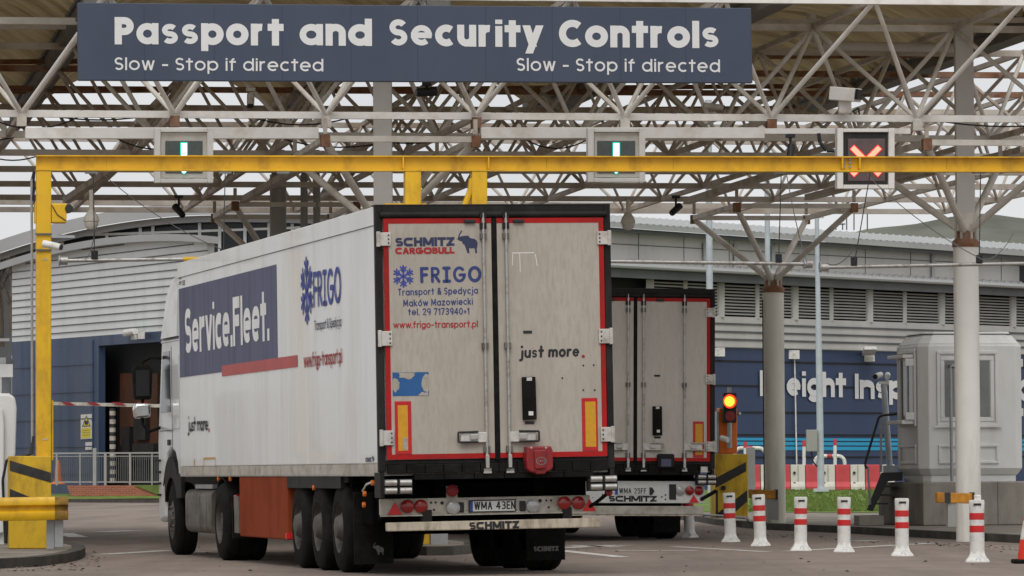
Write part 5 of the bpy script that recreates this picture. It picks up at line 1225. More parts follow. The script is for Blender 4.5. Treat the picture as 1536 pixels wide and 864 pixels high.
        MB().box2((1.05, -.09, 1.09), (1.16, -.06, 1.18)).build('towing_plate', 'steel_pale', t, local=True)
        MB().tube([(1.1, .1, .66), (1.22, .0, .74), (1.32, -.02, .80)], .03, 8).build('marker_arm', 'rubber', t, local=True)
        MB().tube([(-1.2, .1, .66), (-1.3, .0, .74), (-1.4, -.02, .80)], .03, 8).build('marker_arm', 'rubber', t, local=True)
        MB().lathe([(.05, 0), (.05, .05), (0, .06)], (-1.41, -.03, .81), (0, -1, 0), 12).build('marker_lamp', 'lamp_red', t, local=True)
    if first:
        MB().tube([(1.09, .3, .72), (1.16, .2, .78), (1.24, .15, .85)], .02, 8).build('marker_arm', 'rubber', t, local=True)
        MB().lathe([(.04, 0), (.04, .05), (0, .06)], (1.26, .15, .87), (0, -1, 0), 12).build('marker_lamp', 'lamp_red', t, local=True)
    # ---- chassis
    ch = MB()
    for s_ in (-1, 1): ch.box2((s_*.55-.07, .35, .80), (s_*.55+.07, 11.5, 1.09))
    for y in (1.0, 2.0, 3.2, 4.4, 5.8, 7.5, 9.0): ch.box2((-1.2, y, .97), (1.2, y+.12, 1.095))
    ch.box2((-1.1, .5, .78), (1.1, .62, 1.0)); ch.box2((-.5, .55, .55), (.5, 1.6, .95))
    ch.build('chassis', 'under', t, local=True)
    MB().box2((-1.24, 2.0, 1.02), (-.85, 5.6, 1.09)).build('mudguard', 'rubber', t, local=True); MB().box2((.85, 2.0, 1.02), (1.24, 5.6, 1.09)).build('mudguard', 'rubber', t, local=True)
    MB().box2((-1.27, 2.3, .955), (-1.2, 5.75, 1.10)).build('side_rail', 'frame_black', t, local=True)
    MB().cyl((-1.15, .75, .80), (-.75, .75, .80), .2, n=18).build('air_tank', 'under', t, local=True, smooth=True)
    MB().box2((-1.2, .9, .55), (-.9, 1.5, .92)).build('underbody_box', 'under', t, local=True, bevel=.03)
    if first:
        MB().tube([(-1.26, .55, 1.03), (-1.26, .9, 1.0), (-1.24, 1.2, .93)], .012, 6).build('air_hose', 'plate_white', t, local=True)
        for y, z_ in ((.5, 1.02), (1.0, .78), (.95, .90), (10.5, 1.06), (9.6, 1.06), (3.9, .96)): MB().lathe([(.03, 0), (.03, .03), (0, .035)], (-1.255, y, z_), (-1, 0, 0), 8).build('side_marker', 'orange', t, local=True)
    # ---- wheels
    def wheel(x, y, r_, wd, side, dual=False, kind='single'):
        zc = r_+x*math.sin(pose.lean); sx = side
        wt = MB(); cx = x
        prof_ = [(r_*.56, -wd/2), (r_*.70, -wd/2), (r_*.93, -wd/2+.02), (r_*.985, -wd/2+.05), (r_, -wd/2+.08), (r_, -wd*.18), (r_*.975, -wd*.17), (r_*.975, -wd*.13), (r_, -wd*.12), (r_, wd*.12), (r_*.975, wd*.13), (r_*.975, wd*.17), (r_, wd*.18), (r_, wd/2-.08), (r_*.985, wd/2-.05), (r_*.93, wd/2-.02), (r_*.70, wd/2), (r_*.56, wd/2)]
        wo = MB().lathe(prof_, (cx, y, zc), (1, 0, 0), 40).build('wheel', 'tyre', t, local=True, smooth=True)
        e = sx*wd/2
        ax = (sx, 0, 0); o_ = Vector((cx, y, zc))
        if kind == 'single': pr = [(r_*.57, wd/2-.005), (r_*.545, wd/2-.03), (r_*.52, wd/2-.10), (r_*.47, wd/2-.14), (r_*.36, wd/2-.10), (r_*.30, wd/2-.03), (r_*.22, wd/2+.03), (r_*.10, wd/2+.045), (0, wd/2+.045)]
        elif kind == 'steer': pr = [(r_*.57, wd/2-.005), (r_*.53, wd/2-.03), (r_*.48, wd/2-.02), (r_*.38, wd/2-.01), (r_*.26, wd/2+.0), (r_*.22, wd/2+.035), (r_*.1, wd/2+.045), (0, wd/2+.045)]
        else: pr = [(r_*.57, wd/2-.005), (r_*.545, wd/2-.03), (r_*.52, wd/2-.16), (r_*.40, wd/2-.20), (r_*.3, wd/2-.18), (r_*.24, wd/2-.05), (r_*.1, wd/2-.03), (0, wd/2-.03)]
        MB().lathe(pr, o_, ax, 30).build('rim', 'rim', wo, local=True, smooth=True)
        hb_ = MB()
        for k in range(10):
            a_ = k*math.pi/5; c_ = o_+Vector((sx*(wd/2-.10 if kind != 'steer' else wd/2-.03), math.cos(a_)*r_*.33, math.sin(a_)*r_*.33)); hb_.cyl(c_, c_+Vector((sx*.05, 0, 0)), .018, n=6)
        hb_.build('wheel_nuts', 'tank', wo, local=True)
        hb_ = MB()
        for k in range(10):
            a_ = (k+.5)*math.pi/5; c_ = o_+Vector((sx*(wd/2-.128 if kind == 'single' else wd/2-.03 if kind == 'steer' else wd/2-.185), math.cos(a_)*r_*.44, math.sin(a_)*r_*.44)); hb_.cyl(c_, c_+Vector((sx*.008, 0, 0)), .035, n=10)
        hb_.build('rim_holes', 'under', wo, local=True)
        return wo
    for y in (2.5, 3.75, 5.0):
        for s_ in (-1, 1): wheel(s_*1.07, y, .505, .385, s_)
        MB().cyl((-1.0, y, .5), (1.0, y, .5), .08, n=10).build('axle', 'under', t, local=True)
    for s_ in (-1, 1): wheel(s_*1.02, 10.25, .50, .58, s_, kind='drive')
    for s_ in (-1, 1): wheel(s_*1.09, 14.55, .50, .315, s_, kind='steer')
    # mudflaps
    for s_ in (-1, 1):
        x0 = -1.26 if s_ < 0 else .36+.33
        mf = MB().box2((x0, 1.62, .12), (x0+.44, 1.64, .92 if s_ < 0 else .62)).build('mudflap', 'rubber', t, local=True)
        if first and s_ < 0: elephant(on_plane((x0+.20, 1.615, .22), (1, 0, 0), (0, 0, 1), (0, -1, 0)), 0, 0, .13/168, 'elephant_emblem', 'ink_grey', mf)
        if first and s_ > 0: lettering('SCHMITZ', HVY, .055, .285, on_plane((x0+.08, 1.615, .22), (1, 0, 0), (0, 0, 1), (0, -1, 0)), 'lettering', 'ink_grey', mf, local=True)
    # ---- side equipment
    MB().box2((-1.275, 5.6, .34), (-1.05, 8.9, 1.09)).build('pallet_box', 'pallet_red', t, local=True, bevel=.015)
    MB().box2((1.05, 5.6, .36), (1.275, 8.9, 1.07)).build('pallet_box', 'under', t, local=True, bevel=.015)
    MB().box2((-1.285, 8.92, .38), (-1.05, 9.25, .84)).build('box_end', 'tank', t, local=True)
    MB().box2((-1.29, 5.58, .35), (-1.04, 5.66, .42)).build('box_foot', 'tri_red', t, local=True)
    # ---- tractor
    tk = MB(); 
    def rrect(x0, x1, z0, z1, y, r_, n=4):
        pts = []
        for cx, cz_, a0 in ((x1-r_, z0+r_, -90), (x1-r_, z1-r_, 0), (x0+r_, z1-r_, 90), (x0+r_, z0+r_, 180)):
            for k in range(n+1): a_ = rad(a0+90*k/n); pts.append((cx+math.cos(a_)*r_, y, cz_+math.sin(a_)*r_))
        return pts
    for y0, y1 in ((11.25, 11.65), (11.68, 12.2), (12.23, 12.75), (12.78, 13.4)):
        MB().prism(rrect(-1.24, -.65, .34, .92, y0, .10), (0, y1-y0, 0)).build('fuel_tank', 'tank', t, local=True, smooth=True)
    for y in (11.665, 12.215, 12.765): MB().prism(rrect(-1.232, -.66, .35, .91, y-.016, .10), (0, .032, 0)).build('tank_strap', 'frame_black', t, local=True, smooth=True)
    MB().box2((-1.2, 11.4, .93), (-.7, 12.8, .985)).build('tank_step', 'galv', t, local=True)
    MB().prism(rrect(.65, 1.24, .34, .92, 11.25, .10), (0, 2.1, 0)).build('fuel_tank', 'tank', t, local=True, smooth=True)
    tf = MB()
    for s_ in (-1, 1): tf.box2((s_*.42-.05, 9.0, .70), (s_*.42+.05, 15.5, .98))
    tf.box2((-.6, 9.6, .98), (.6, 11.0, 1.09)); tf.build('tractor_frame', 'under', t, local=True)
    for s_ in (-1, 1):
        mb = MB(); n = 12
        for k in range(n):
            a0_, a1_ = rad(-15+k*155/n), rad(-15+(k+1)*155/n); q0 = lambda a_, rr_: (s_*1.02, 10.25-math.cos(a_)*rr_, .5+math.sin(a_)*rr_)
            p = [q0(a0_, .56), q0(a1_, .56), q0(a1_, .58), q0(a0_, .58)]
            mb.hexa([(s_*.72, *p[0][1:]), (s_*1.27, *p[0][1:]), (s_*1.27, *p[1][1:]), (s_*.72, *p[1][1:]), (s_*.72, *p[3][1:]), (s_*1.27, *p[3][1:]), (s_*1.27, *p[2][1:]), (s_*.72, *p[2][1:])])
        mb.build('wheel_arch', 'rubber', t, local=True)
        MB().box2((min(s_*.75, s_*1.25), 9.58, .30), (max(s_*.75, s_*1.25), 9.64, .75)).build('mudflap', 'rubber', t, local=True)
    MB().box2((-1.24, 9.44, .66), (-.78, 9.56, .86)).build('tail_lamp', 'lamp_red', t, local=True, bevel=.02)
    pl_ = MB().box2((-1.05, 9.42, .42), (-.60, 9.44, .56)).build('number_plate', 'plate_white', t, local=True)
    lettering('WGM', DIN, .09, .22, on_plane((-1.0, 9.415, .445), (1, 0, 0), (0, 0, 1), (0, -1, 0)), 'lettering', 'ink_black', pl_, local=True)
    # cab: side profile (y, z) extruded across, rounded
    prof_ = [(13.62, 1.08), (13.95, 1.08), (14.02, 1.25), (14.2, 1.40), (14.55, 1.46), (14.9, 1.38), (15.05, 1.2), (15.12, .95), (15.12, .5), (15.68, .45), (15.75, .62), (15.74, 1.6), (15.66, 1.85), (15.30, 2.92), (15.26, 3.02), (13.62, 3.02)]
    cb = MB().prism([(-1.24, y, z_) for y, z_ in prof_], (2.48, 0, 0)).build('cab', 'cab_white', t, local=True, bevel=.05)
    # roof deflector
    secs = [(13.62, 1.255, 3.94), (14.15, 1.255, 3.87), (14.6, 1.25, 3.74), (14.95, 1.24, 3.53), (15.2, 1.225, 3.28), (15.36, 1.20, 3.05)]
    mb = MB(); vs_ = []; n = 0
    for y, hw, zt in secs:
        pts = [(-hw-.04, 3.0), (-hw-.02, 3.0+(zt-3.0)*.5), (-hw+.005, zt-.08*min(1, (zt-3)*2)), (-hw+.08, zt), (hw-.08, zt), (hw-.005, zt-.08*min(1, (zt-3)*2)), (hw+.02, 3.0+(zt-3.0)*.5), (hw+.04, 3.0)]; n = len(pts)
        vs_ += [(x, y, z_) for x, z_ in pts]
    fs_ = [(k*n+i, k*n+i+1, (k+1)*n+i+1, (k+1)*n+i) for k in range(len(secs)-1) for i in range(n-1)]+[tuple(range(n)), tuple(range((len(secs)-1)*n, len(secs)*n))]
    mb.add(vs_, fs_).build('roof_deflector', 'cab_white', t, local=True, smooth=True)
    MB().box2((-1.20, 15.22, 2.96), (1.20, 15.50, 3.02)).build('sun_visor', 'cab_white', t, local=True, bevel=.02)
    MB().box2((-1.25, 13.64, 2.94), (1.25, 15.28, 2.975)).build('roof_moulding', 'cab_white', cb, local=True, bevel=.01)
    for s_ in (-1, 1):
        o_ = s_*1.241
        def side(pts, m, nm, th=.006, par=None): return MB().prism([(o_, y, z_) for y, z_ in pts], (s_*th, 0, 0)).build(nm, m, par or cb, local=True)
        side([(14.55, 1.98), (15.42, 1.98), (15.14, 2.82), (14.55, 2.82)], 'glass_dark', 'side_window')
        side([(13.75, 1.75), (14.30, 1.75), (14.30, 2.75), (13.75, 2.75)], 'cab_white', 'sleeper_panel', .012)
        for y in (14.42,): side([(y, 1.35), (y+.012, 1.35), (y+.012, 2.88), (y, 2.88)], 'ink_black', 'door_seam', .003)
        side([(14.42, 1.72), (15.55, 1.72), (15.55, 1.73), (14.42, 1.73)], 'ink_black', 'door_seam', .003)
        side([(14.6, 1.52), (14.78, 1.52), (14.78, 1.6), (14.6, 1.6)], 'ink_black', 'door_handle', .02)
        # dark wheel-arch trim behind the steer wheel
        mb = MB()
        pts_o = [(13.66, 1.15), (13.66, .80), (13.95, .80)]+[(14.55-math.cos(rad(a_))*.58, .5+math.sin(rad(a_))*.58) for a_ in range(30, 165, 9)]+[(15.12, 1.1)]+[(14.55-math.cos(rad(a_))*.80, .55+math.sin(rad(a_))*.82) for a_ in range(150, 40, -9)]
        MB().prism([(s_*1.20, y, z_) for y, z_ in pts_o], (s_*.055, 0, 0)).build('arch_trim', 'frame_black', t, local=True)
        for k in range(4): MB().box2((min(s_*1.19, s_*1.27), 15.5, .82+k*.16), (max(s_*1.19, s_*1.27), 15.72, .85+k*.16)).build('cab_step', 'frame_black', cb, local=True)
        # mirrors
        mm_ = MB().prism([(s_*1.36, 15.48, 2.17), (s_*1.60, 15.48, 2.17), (s_*1.62, 15.48, 2.58), (s_*1.58, 15.48, 2.66), (s_*1.38, 15.48, 2.66), (s_*1.34, 15.48, 2.58)], (0, .14, 0)).build('mirror', 'rubber', t, local=True, bevel=.03)
        MB().prism([(s_*1.39, 15.474, 2.22), (s_*1.58, 15.474, 2.22), (s_*1.58, 15.474, 2.58), (s_*1.39, 15.474, 2.58)], (0, .004, 0)).build('mirror_glass', 'lens_dark', mm_, local=True)
        m2 = MB().prism([(s_*1.37, 15.46, 1.92), (s_*1.60, 15.46, 1.90), (s_*1.62, 15.46, 2.06), (s_*1.58, 15.46, 2.12), (s_*1.38, 15.46, 2.12)], (0, .16, 0)).build('wide_mirror', 'chrome', t, local=True, bevel=.035)
        MB().tube([(s_*1.22, 15.40, 2.74), (s_*1.36, 15.52, 2.76), (s_*1.47, 15.55, 2.70), (s_*1.48, 15.55, 1.82), (s_*1.40, 15.5, 1.72), (s_*1.22, 15.5, 1.78)], .022, 8).build('mirror_arm', 'rubber', t, local=True)
    # windscreen, grille, front lamps (seen from beside)
    MB().prism([(-1.1, 15.675, 1.9), (1.1, 15.675, 1.9), (1.1, 15.335, 2.88), (-1.1, 15.335, 2.88)], (0, .012, .004)).build('windscreen', 'glass_dark', cb, local=True)
    for k in range(4): MB().box2((-.95, 15.745, .75+k*.2), (.95, 15.77, .87+k*.2)).build('grille_bar', 'frame_black', cb, local=True)
    for s_ in (-1, 1): MB().box2((s_*.95-.2, 15.70, .52), (s_*.95+.2, 15.765, .70)).build('headlight', 'lamp_clear', cb, local=True, bevel=.02)
    MB().box2((-1.1, 13.52, 1.7), (1.1, 13.61, 3.3)).build('refrigeration_unit', 'frame_black', t, local=True)
    if first:
        # ---- livery on the left side, each panel measured on the side plane
        so_ = -1.2845
        def sq(pts, m, nm, off=.0015): return MB().prism([TS(x, y, so_-off) for x, y in pts], (.001, 0, 0)).build(nm, m, body, local=True)
        a_, b_ = TS(271.5, 433, so_), TS(413.5, 396.5, so_); c_ = TS(416.5, 547, so_)
        def srect(y0, y1, z0, z1, m, nm, off=.0015): return MB().box2((so_-off, min(y0, y1), z0), (so_-off+.001, max(y0, y1), z1)).build(nm, m, body, local=True)
        zt = (a_.z+b_.z)/2; zb = (c_.z+TS(272, 566, so_).z)/2
        srect(13.42, c_.y, zb, zt, 'decal_blue', 'livery_panel')
        rz1 = (TS(333, 549, so_).z+TS(446, 532, so_).z)/2; rz0 = (TS(333, 565.5, so_).z+TS(446, 549.5, so_).z)/2
        srect(TS(333, 557, so_).y, TS(446, 540, so_).y, rz0, rz1, 'decal_red', 'livery_bar', .0025)
        def stext(s, S, p0, p1, zb_, cap, m, off=.004):
            y0, y1 = p0, p1; return lettering(s, S, cap, y0-y1, on_plane((so_-off, y0, zb_), (0, -1, 0), (0, 0, 1), (-1, 0, 0)), 'lettering', m, body, local=True, layer=.0005)
        def sy(px, py): return TS(px, py, so_)
        z0 = (sy(283, 531).z+sy(400, 511).z)/2; z1 = (sy(283, 462).z+sy(356, 444).z)/2
        stext('Service.Fleet.', HEL, sy(278, 500).y, sy(404.5, 480).y, z0, z1-z0, 'trailer_white')
        p = sy(460, 436); snowflake(on_plane((so_-.002, p.y, p.z), (0, -1, 0), (0, 0, 1), (-1, 0, 0)), 0, 0, abs(sy(460, 390).z-sy(460, 486).z)/2, 'ink_blue', body)
        z0 = (sy(472, 462).z+sy(508, 455).z)/2; z1 = (sy(472, 407).z+sy(508, 400).z)/2
        stext('FRIGO', St(.15, 'round', .10, .72, .92, .75, serif=True, cw=.85), sy(470, 430).y, sy(511.5, 430).y, z0, z1-z0, 'ink_blue')
        z0 = sy(490, 493).z; stext('Transport & Spedycja', COM, sy(472, 490).y, sy(512, 490).y, z0, .115, 'ink_navy')
        z0 = sy(485, 548.5).z; stext('www.frigo-transport.pl', St(.16, 'round', .07, .72, .92, .75), sy(456, 540).y, sy(513, 540).y, z0, .175, 'ink_red')
        z0 = sy(298, 647).z; stext('just more', HAND, sy(282.5, 640).y, sy(312, 640).y, z0, .21, 'ink_black')
        q_ = sy(313.5, 646); MB().box2((so_-.003, q_.y-.03, q_.z-.02), (so_-.002, q_.y+.03, q_.z+.03)).build('red_dot', 'ink_red', body, local=True)
        stext('SCHMITZ', HVY, sy(548.5, 690).y, sy(557.5, 690).y, sy(553, 693).z, .05, 'ink_navy')
        p = sy(558.5, 694); elephant(on_plane((so_-.003, p.y, p.z), (0, -1, 0), (0, 0, 1), (-1, 0, 0)), 0, 0, .09/168, 'elephant_emblem', 'ink_navy', body)
        mb = MB(); f0, f1, zl, zh = sy(305.5, 690).y, sy(322.5, 690).y, sy(314, 701.5).z, sy(314, 687.5).z; n_ = [0]
        def em2(vs_, fs_, lay): n_[0] += 1; mb.add([(so_-.002-.0005*n_[0], p[0], p[1]) for p in vs_], fs_)
        ribbon([(f0, zl), (f1, zl), (f1, zh), (f0, zh), (f0, zl)], .012, 'butt', em2); ribbon([(sy(291.5, 690).y, zl), (sy(291.5, 690).y, zh)], .02, 'butt', em2)
        mb.build('rust_outline', 'reflect_amber', body, local=True)
        for k, (x0, x1, y0, y1) in enumerate(((268, 272, 404, 411), (268, 272, 413, 419), (273.5, 277, 404, 416), (273.5, 277, 419, 428), (268, 272, 421, 427))):
            a_, b_ = sy(x0, y1), sy(x1, y0); mb = MB()
            for r_ in range(3): mb.box2((so_-.002, b_.y, a_.z+(b_.z-a_.z)*(r_*.34)), (so_-.001, a_.y, a_.z+(b_.z-a_.z)*(r_*.34+.2)))
            mb.build('small_print', 'ink_grey', body, local=True)
    return t
lorry(PA, 'white refrigerated articulated lorry with blue side panel and dirty rear doors, nearest in the lanes', True)
lorry(PBm, 'white refrigerated lorry half hidden behind the nearer one, beside the lit red traffic light', False)

# ================================================================== RIGHT-HAND LANE FURNITURE
PR = uplane(1098, 89.0)
sp2 = plinth(PR, 1073, 1122, 681, 777, 0, ([(1073.5, 717), (1119, 693), (1119, 707), (1073.5, 732)], [(1076, 770), (1121, 735), (1121, 752), (1094, 776), (1076, 776)], [(1074, 735), (1077, 735), (1077, 776), (1074, 776)]), 'stained yellow plinth with diagonal black stripes right of the second lorry')
MB().cyl(PR.p(1085, 732, .0), PR.p(1085, 732, .06), .05, n=12).build('round_cap', 'ink_black', sp2)
oh = thing('orange_cabinet', 'upright orange cabinet standing on the stained yellow plinth', 'cabinet', PR.p(1094, 681, 0))
ppoly(PR, rect(1079, 612, 1106, 680.5), .3, -.05).build('cabinet', 'orange', oh, bevel=.02)
ppoly(PR, rect(1075.5, 617, 1078.8, 678), .2, -.05).build('side_bracket', 'galv', oh)
MB().cyl(PR.p(1107.5, 621, 0), PR.p(1110, 620, .05), .03, n=8).build('sensor', 'galv', oh)
ts = thing('traffic_light', 'traffic light with lit red lamp, yellow at its overexposed core, mounted in front of the orange cabinet', 'traffic signal', PR.p(1095, 680, .1))
ppoly(PR, rect(1085, 589, 1105, 634), .12, .12).build('housing', 'ink_black', ts, bevel=.015)
ppoly(PR, rect(1092, 581, 1097, 589), .06, .08).build('top_bracket', 'galv', ts)
c_ = PR.p(1094, 602, .125)
MB().cyl(c_, c_-V*.012, .135, n=24).build('lens_glow', 'lit_red_glow', ts); MB().cyl(c_-V*.006, c_-V*.03, .098, n=24).build('lit_lens', 'lit_red_core', ts)  # red lamp: outer disc paints its glow, inner disc its overexposed core
c2_ = PR.p(1095, 624, .125); MB().cyl(c2_, c2_-V*.012, .10, n=24).build('dark_lens', 'lamp_red', ts)
MB().lathe([(.14, 0), (.14, .10)], c_, -V, 20).build('hood', 'ink_black', ts)
MB().cyl(PR.p(1094.5, 634, .08), PR.p(1094.5, 672, .08), .045, n=10).build('stem', 'galv', ts)
MB().cyl(PR.p(1082, 657, .15), PR.p(1092, 660, .3), .055, .055, 10).build('camera', 'white_plastic', ts, smooth=True)
MB().cyl(PR.p(1081.5, 657, .15), PR.p(1080.8, 656.8, .14), .05, n=10).build('camera_lens', 'lens_dark', ts)
# amber timber bumper rails
def amber_bar(x0, x1, y0, y1, d, px0, px1, pyb, lab, dark=None):
    P = uplane((x0+x1)/2, d); t = thing('bumper_rail', lab, 'bumper', P.p((x0+x1)/2, pyb, 0), group='amber bumper rails on short posts')
    MB().prism([P.p(x0, y1), P.p(x1, y1+1.5), P.p(x1, y0+1.5), P.p(x0, y0)], V*.16).build('rail', 'amber_bar', t, bevel=.012)
    if dark: MB().prism([P.p(dark[0], y1+.5, .004), P.p(dark[1], y1+.7, .004), P.p(dark[1], y0+.5, .004), P.p(dark[0], y0+.3, .004)], V*.004).build('black_tape', 'black_paint', t)
    MB().prism([P.p(x1-2, y1+2, .02), P.p(x1+1, y1+2, .02), P.p(x1+1, y0, .02), P.p(x1-2, y0, .02)], V*.2).build('end_plate', 'black_metal', t)
    ppoly(P, rect(px0, y1+1, px1, pyb), .10, -.02).build('post', 'galv', t).data.materials[0] = M['louvre']
amber_bar(1125, 1166, 734, 747, 84.5, 1152, 1168, 780, 'amber bumper rail beside the foot of the stained column')
amber_bar(1406, 1461, 738.5, 754, 68.5, 1422, 1434, 790, 'amber bumper rail with black tape in front of the white column', (1417, 1426))
# galvanised hoop kerb guard and box by the plinth
mb = MB().tube([GZ(1054, 776, .14), GZ(1056, 772, .3), GZ(1120, 777, .3), GZ(1122, 781, .14)], .025, 6); tag(mb.build('kerb_hoop', 'galv', origin=GZ(1085, 777, .14)), 'low bent metal hoop on the kerb below the striped plinth', 'guard')
tag(MB().box(PD(1126, 705, 96), (.18, .2, .95)).build('utility_box', 'louvre', origin=PD(1126, 737, 96), bevel=.01), 'grey utility box right of the striped plinth', 'box')
# bollards
bspots = ((1035, 806.5), (1096, 813), (1141, 819), (1201, 826), (1266, 828), (1353, 834), (1466, 843))
blab = ('red and white bollard half hidden behind the second lorry bumper', 'red and white bollard standing in front of the striped plinth', 'red and white bollard in front of the stained column', 'red and white bollard between the stained column and the lamp post, casting on open tarmac', 'red and white bollard just right of the grey lamp post', 'red and white bollard in front of the kiosk concrete base corner', 'red and white bollard with raised cap in front of the white column, nearest the camera')
blab = list(blab); blab[3] = 'red and white bollard on open tarmac left of the grey lamp post'
def make_bollard(lab):
    t = thing('bollard', lab, 'bollard', (0, 0, 0), group='red and white bollards along the lane edge'); L = dict(local=True)
    b = MB().lathe([(.088, .10), (.088, .60), (.090, .61), (.093, .72), (.085, .74), (0, .742)], (0, 0, 0), (0, 0, 1), 20).build('body', 'white_plastic', t, local=True, smooth=True)
    MB().lathe([(.165, 0), (.16, .02), (.125, .055), (.105, .09), (.09, .135), (.089, .14)], (0, 0, 0), (0, 0, 1), 6).build('base', 'white_plastic', t, local=True, bevel=.008)
    for z0 in (.355, .505): MB().lathe([(.0885, z0), (.0905, z0+.002), (.0905, z0+.078), (.0885, z0+.08)], (0, 0, 0), (0, 0, 1), 20).build('reflective_band', 'red_band', t, local=True, smooth=True)
    MB().box2((-.045, -.096, .675), (.045, -.080, .700)).build('grip_slot', 'ink_black', t, local=True)
    MB().prism([(-.03, -.13, .035), (.03, -.13, .035), (0, -.105, .085)], (0, -.012, 0)).build('arrow_mark', 'galv', t, local=True)
    return t
b0 = make_bollard(blab[0])
for i, (x, y) in enumerate(bspots):
    g_ = GZ(x, y, 0); mt_ = Matrix.Translation((g_.x, g_.y, 0)) @ Matrix.Rotation((-.05, -.028, -.035, .008, .008, .006, .0)[i], 4, 'Y') @ Matrix.Rotation(random.uniform(-.15, .15), 4, 'Z') @ Matrix.Scale((1.0, 1.03, 1.02, 1.0, 1.0, 1.0, 1.0)[i], 4)
    if i == 0: b0.matrix_world = mt_; WM[b0.name] = mt_
    else: nb_ = dup(b0, mt_, blab[i])
MB().box2((-.03, -.05, .735), (.05, .05, .80)).build('raised_cap', 'white_plastic', nb_, local=True, bevel=.01)
# cone at the right edge
g_ = GZ(1547, 845, 0); cn2 = thing('traffic_cone', 'red and white traffic cone at the right edge of the road', 'cone', g_)
MB().box((0, 0, .025), (.44, .44, .05)).build('base', 'rubber', cn2, local=True, bevel=.02)
MB().lathe([(.165, .05), (.13, .28)], (0, 0, 0), (0, 0, 1), 20).build('lower_cone', 'red_cone', cn2, local=True, smooth=True)
MB().lathe([(.13, .281), (.09, .50)], (0, 0, 0), (0, 0, 1), 20).build('white_sleeve', 'white_plastic', cn2, local=True, smooth=True)
MB().lathe([(.09, .501), (.04, .74), (.0, .75)], (0, 0, 0), (0, 0, 1), 20).build('upper_cone', 'red_cone', cn2, local=True, smooth=True)

# ------------------------------------------------------------------ kiosk on its concrete base
kc = GZ(1385, 788.5, .12); YK = rad(11)
cb_ = thing('concrete_base', 'low concrete base block carrying the grey kiosk', 'plinth', kc, YK)
hP = PD(1385, 723.5, kc.y).z-kc.z
MB().box2((0, 0, 0), (3.6, 2.9, hP)).build('block', 'concrete', cb_, local=True, bevel=.02)
MB().box2((1.35, -.004, 0), (1.362, .0, hP)).build('joint', 'soffit', cb_, local=True)
ko = kc + Matrix.Rotation(YK, 3, 'Z') @ Vector((.05, .30, hP)); kz = ko.z
kk = thing('kiosk', 'grey and white moulded control kiosk with serving window on the concrete base', 'kiosk', ko, YK)
W_, D_ = 1.90, 1.62
HK = PD(1400, 497, ko.y).z-kz
def octo(i, c_, z_): return [(i+c_, i, z_), (W_-i-c_, i, z_), (W_-i, i+c_, z_), (W_-i, D_-i-c_, z_), (W_-i-c_, D_-i, z_), (i+c_, D_-i, z_), (i, D_-i-c_, z_), (i, i+c_, z_)]
def loft(secs): 
    mb = MB(); n = len(secs[0]); vs_ = [p for s_ in secs for p in s_]
    return mb.add(vs_, [(k*n+i, k*n+(i+1) % n, (k+1)*n+(i+1) % n, (k+1)*n+i) for k in range(len(secs)-1) for i in range(n)]+[tuple(range(n)), tuple(range((len(secs)-1)*n, len(secs)*n))])
loft([octo(.10, .12, 0), octo(.10, .12, .12)]).build('plinth_course', 'booth_white', kk, local=True, bevel=.008)
loft([octo(.08, .13, .121), octo(0, .16, .24), octo(0, .16, HK-.26), octo(.02, .16, HK-.22)]).build('body', 'booth_white', kk, local=True, bevel=.012)
loft([octo(.018, .16, HK-.2195), octo(.16, .14, HK-.04), octo(.18, .14, HK)]).build('roof', 'booth_white', kk, local=True, bevel=.012)
loft([octo(.14, .14, HK-.05), octo(.135, .14, HK-.035)]).build('roof_trim', 'soffit', kk, local=True)
# front face (y = 0): recessed framed window and lower panel
def frame(x0, x1, z0, z1, w_, p, nm, face='f'):
    mb = MB()
    for a_ in ((x0, z0, x1, z0+w_), (x0, z1-w_, x1, z1), (x0, z0+w_, x0+w_, z1-w_), (x1-w_, z0+w_, x1, z1-w_)):
        if face == 'f': mb.box2((a_[0], -p, a_[1]), (a_[2], -.0005, a_[3]))
        else: mb.box2((-p, a_[0], a_[1]), (-.0005, a_[2], a_[3]))
    return mb.build(nm, 'booth_white', kk, local=True, bevel=.01)
frame(.30, 1.42, .98, HK-.34, .06, .035, 'panel_moulding'); frame(.37, 1.35, 1.06, HK-.44, .07, .02, 'window_frame')
MB().box2((.45, -.006, 1.14), (1.27, -.001, HK-.52)).build('window_pane', 'glass_booth', kk, local=True)
MB().box2((.83, -.03, 1.14), (.89, -.0065, HK-.52)).build('mullion', 'booth_white', kk, local=True)
MB().box2((.24, -.05, .955), (1.48, -.036, .99)).build('drip_mould', 'booth_white', kk, local=True)
frame(.32, 1.42, .32, .66, .05, .03, 'lower_moulding')
# left face (x = 0): serving window with hood and sill
frame(.22, 1.28, .98, HK-.30, .07, .04, 'panel_moulding', 'l'); frame(.24, 1.26, .32, .66, .05, .03, 'lower_moulding', 'l')
MB().box2((-.006, .34, 1.12), (-.001, 1.18, HK-.50)).build('window_pane', 'glass_booth', kk, local=True)
MB().box2((-.02, .72, 1.12), (-.0065, .78, HK-.50)).build('mullion', 'booth_white', kk, local=True)
MB().box2((-.24, .26, HK-.46), (-.041, 1.24, HK-.40)).build('window_hood', 'booth_white', kk, local=True, bevel=.012)
MB().box2((-.26, .26, 1.02), (-.041, 1.24, 1.09)).build('serving_sill', 'booth_white', kk, local=True, bevel=.012)
for z_ in (1.095, HK-.60): MB().box2((-.20, .22, z_), (-.041, .27, z_+.13)).build('sill_bracket', 'booth_white', kk, local=True, bevel=.01)
MB().box2((-.035, 1.14, 1.1), (-.007, 1.20, HK-.47)).build('window_frame', 'booth_white', kk, local=True); MB().box2((-.035, .28, 1.1), (-.007, .35, HK-.47)).build('window_frame', 'booth_white', kk, local=True)
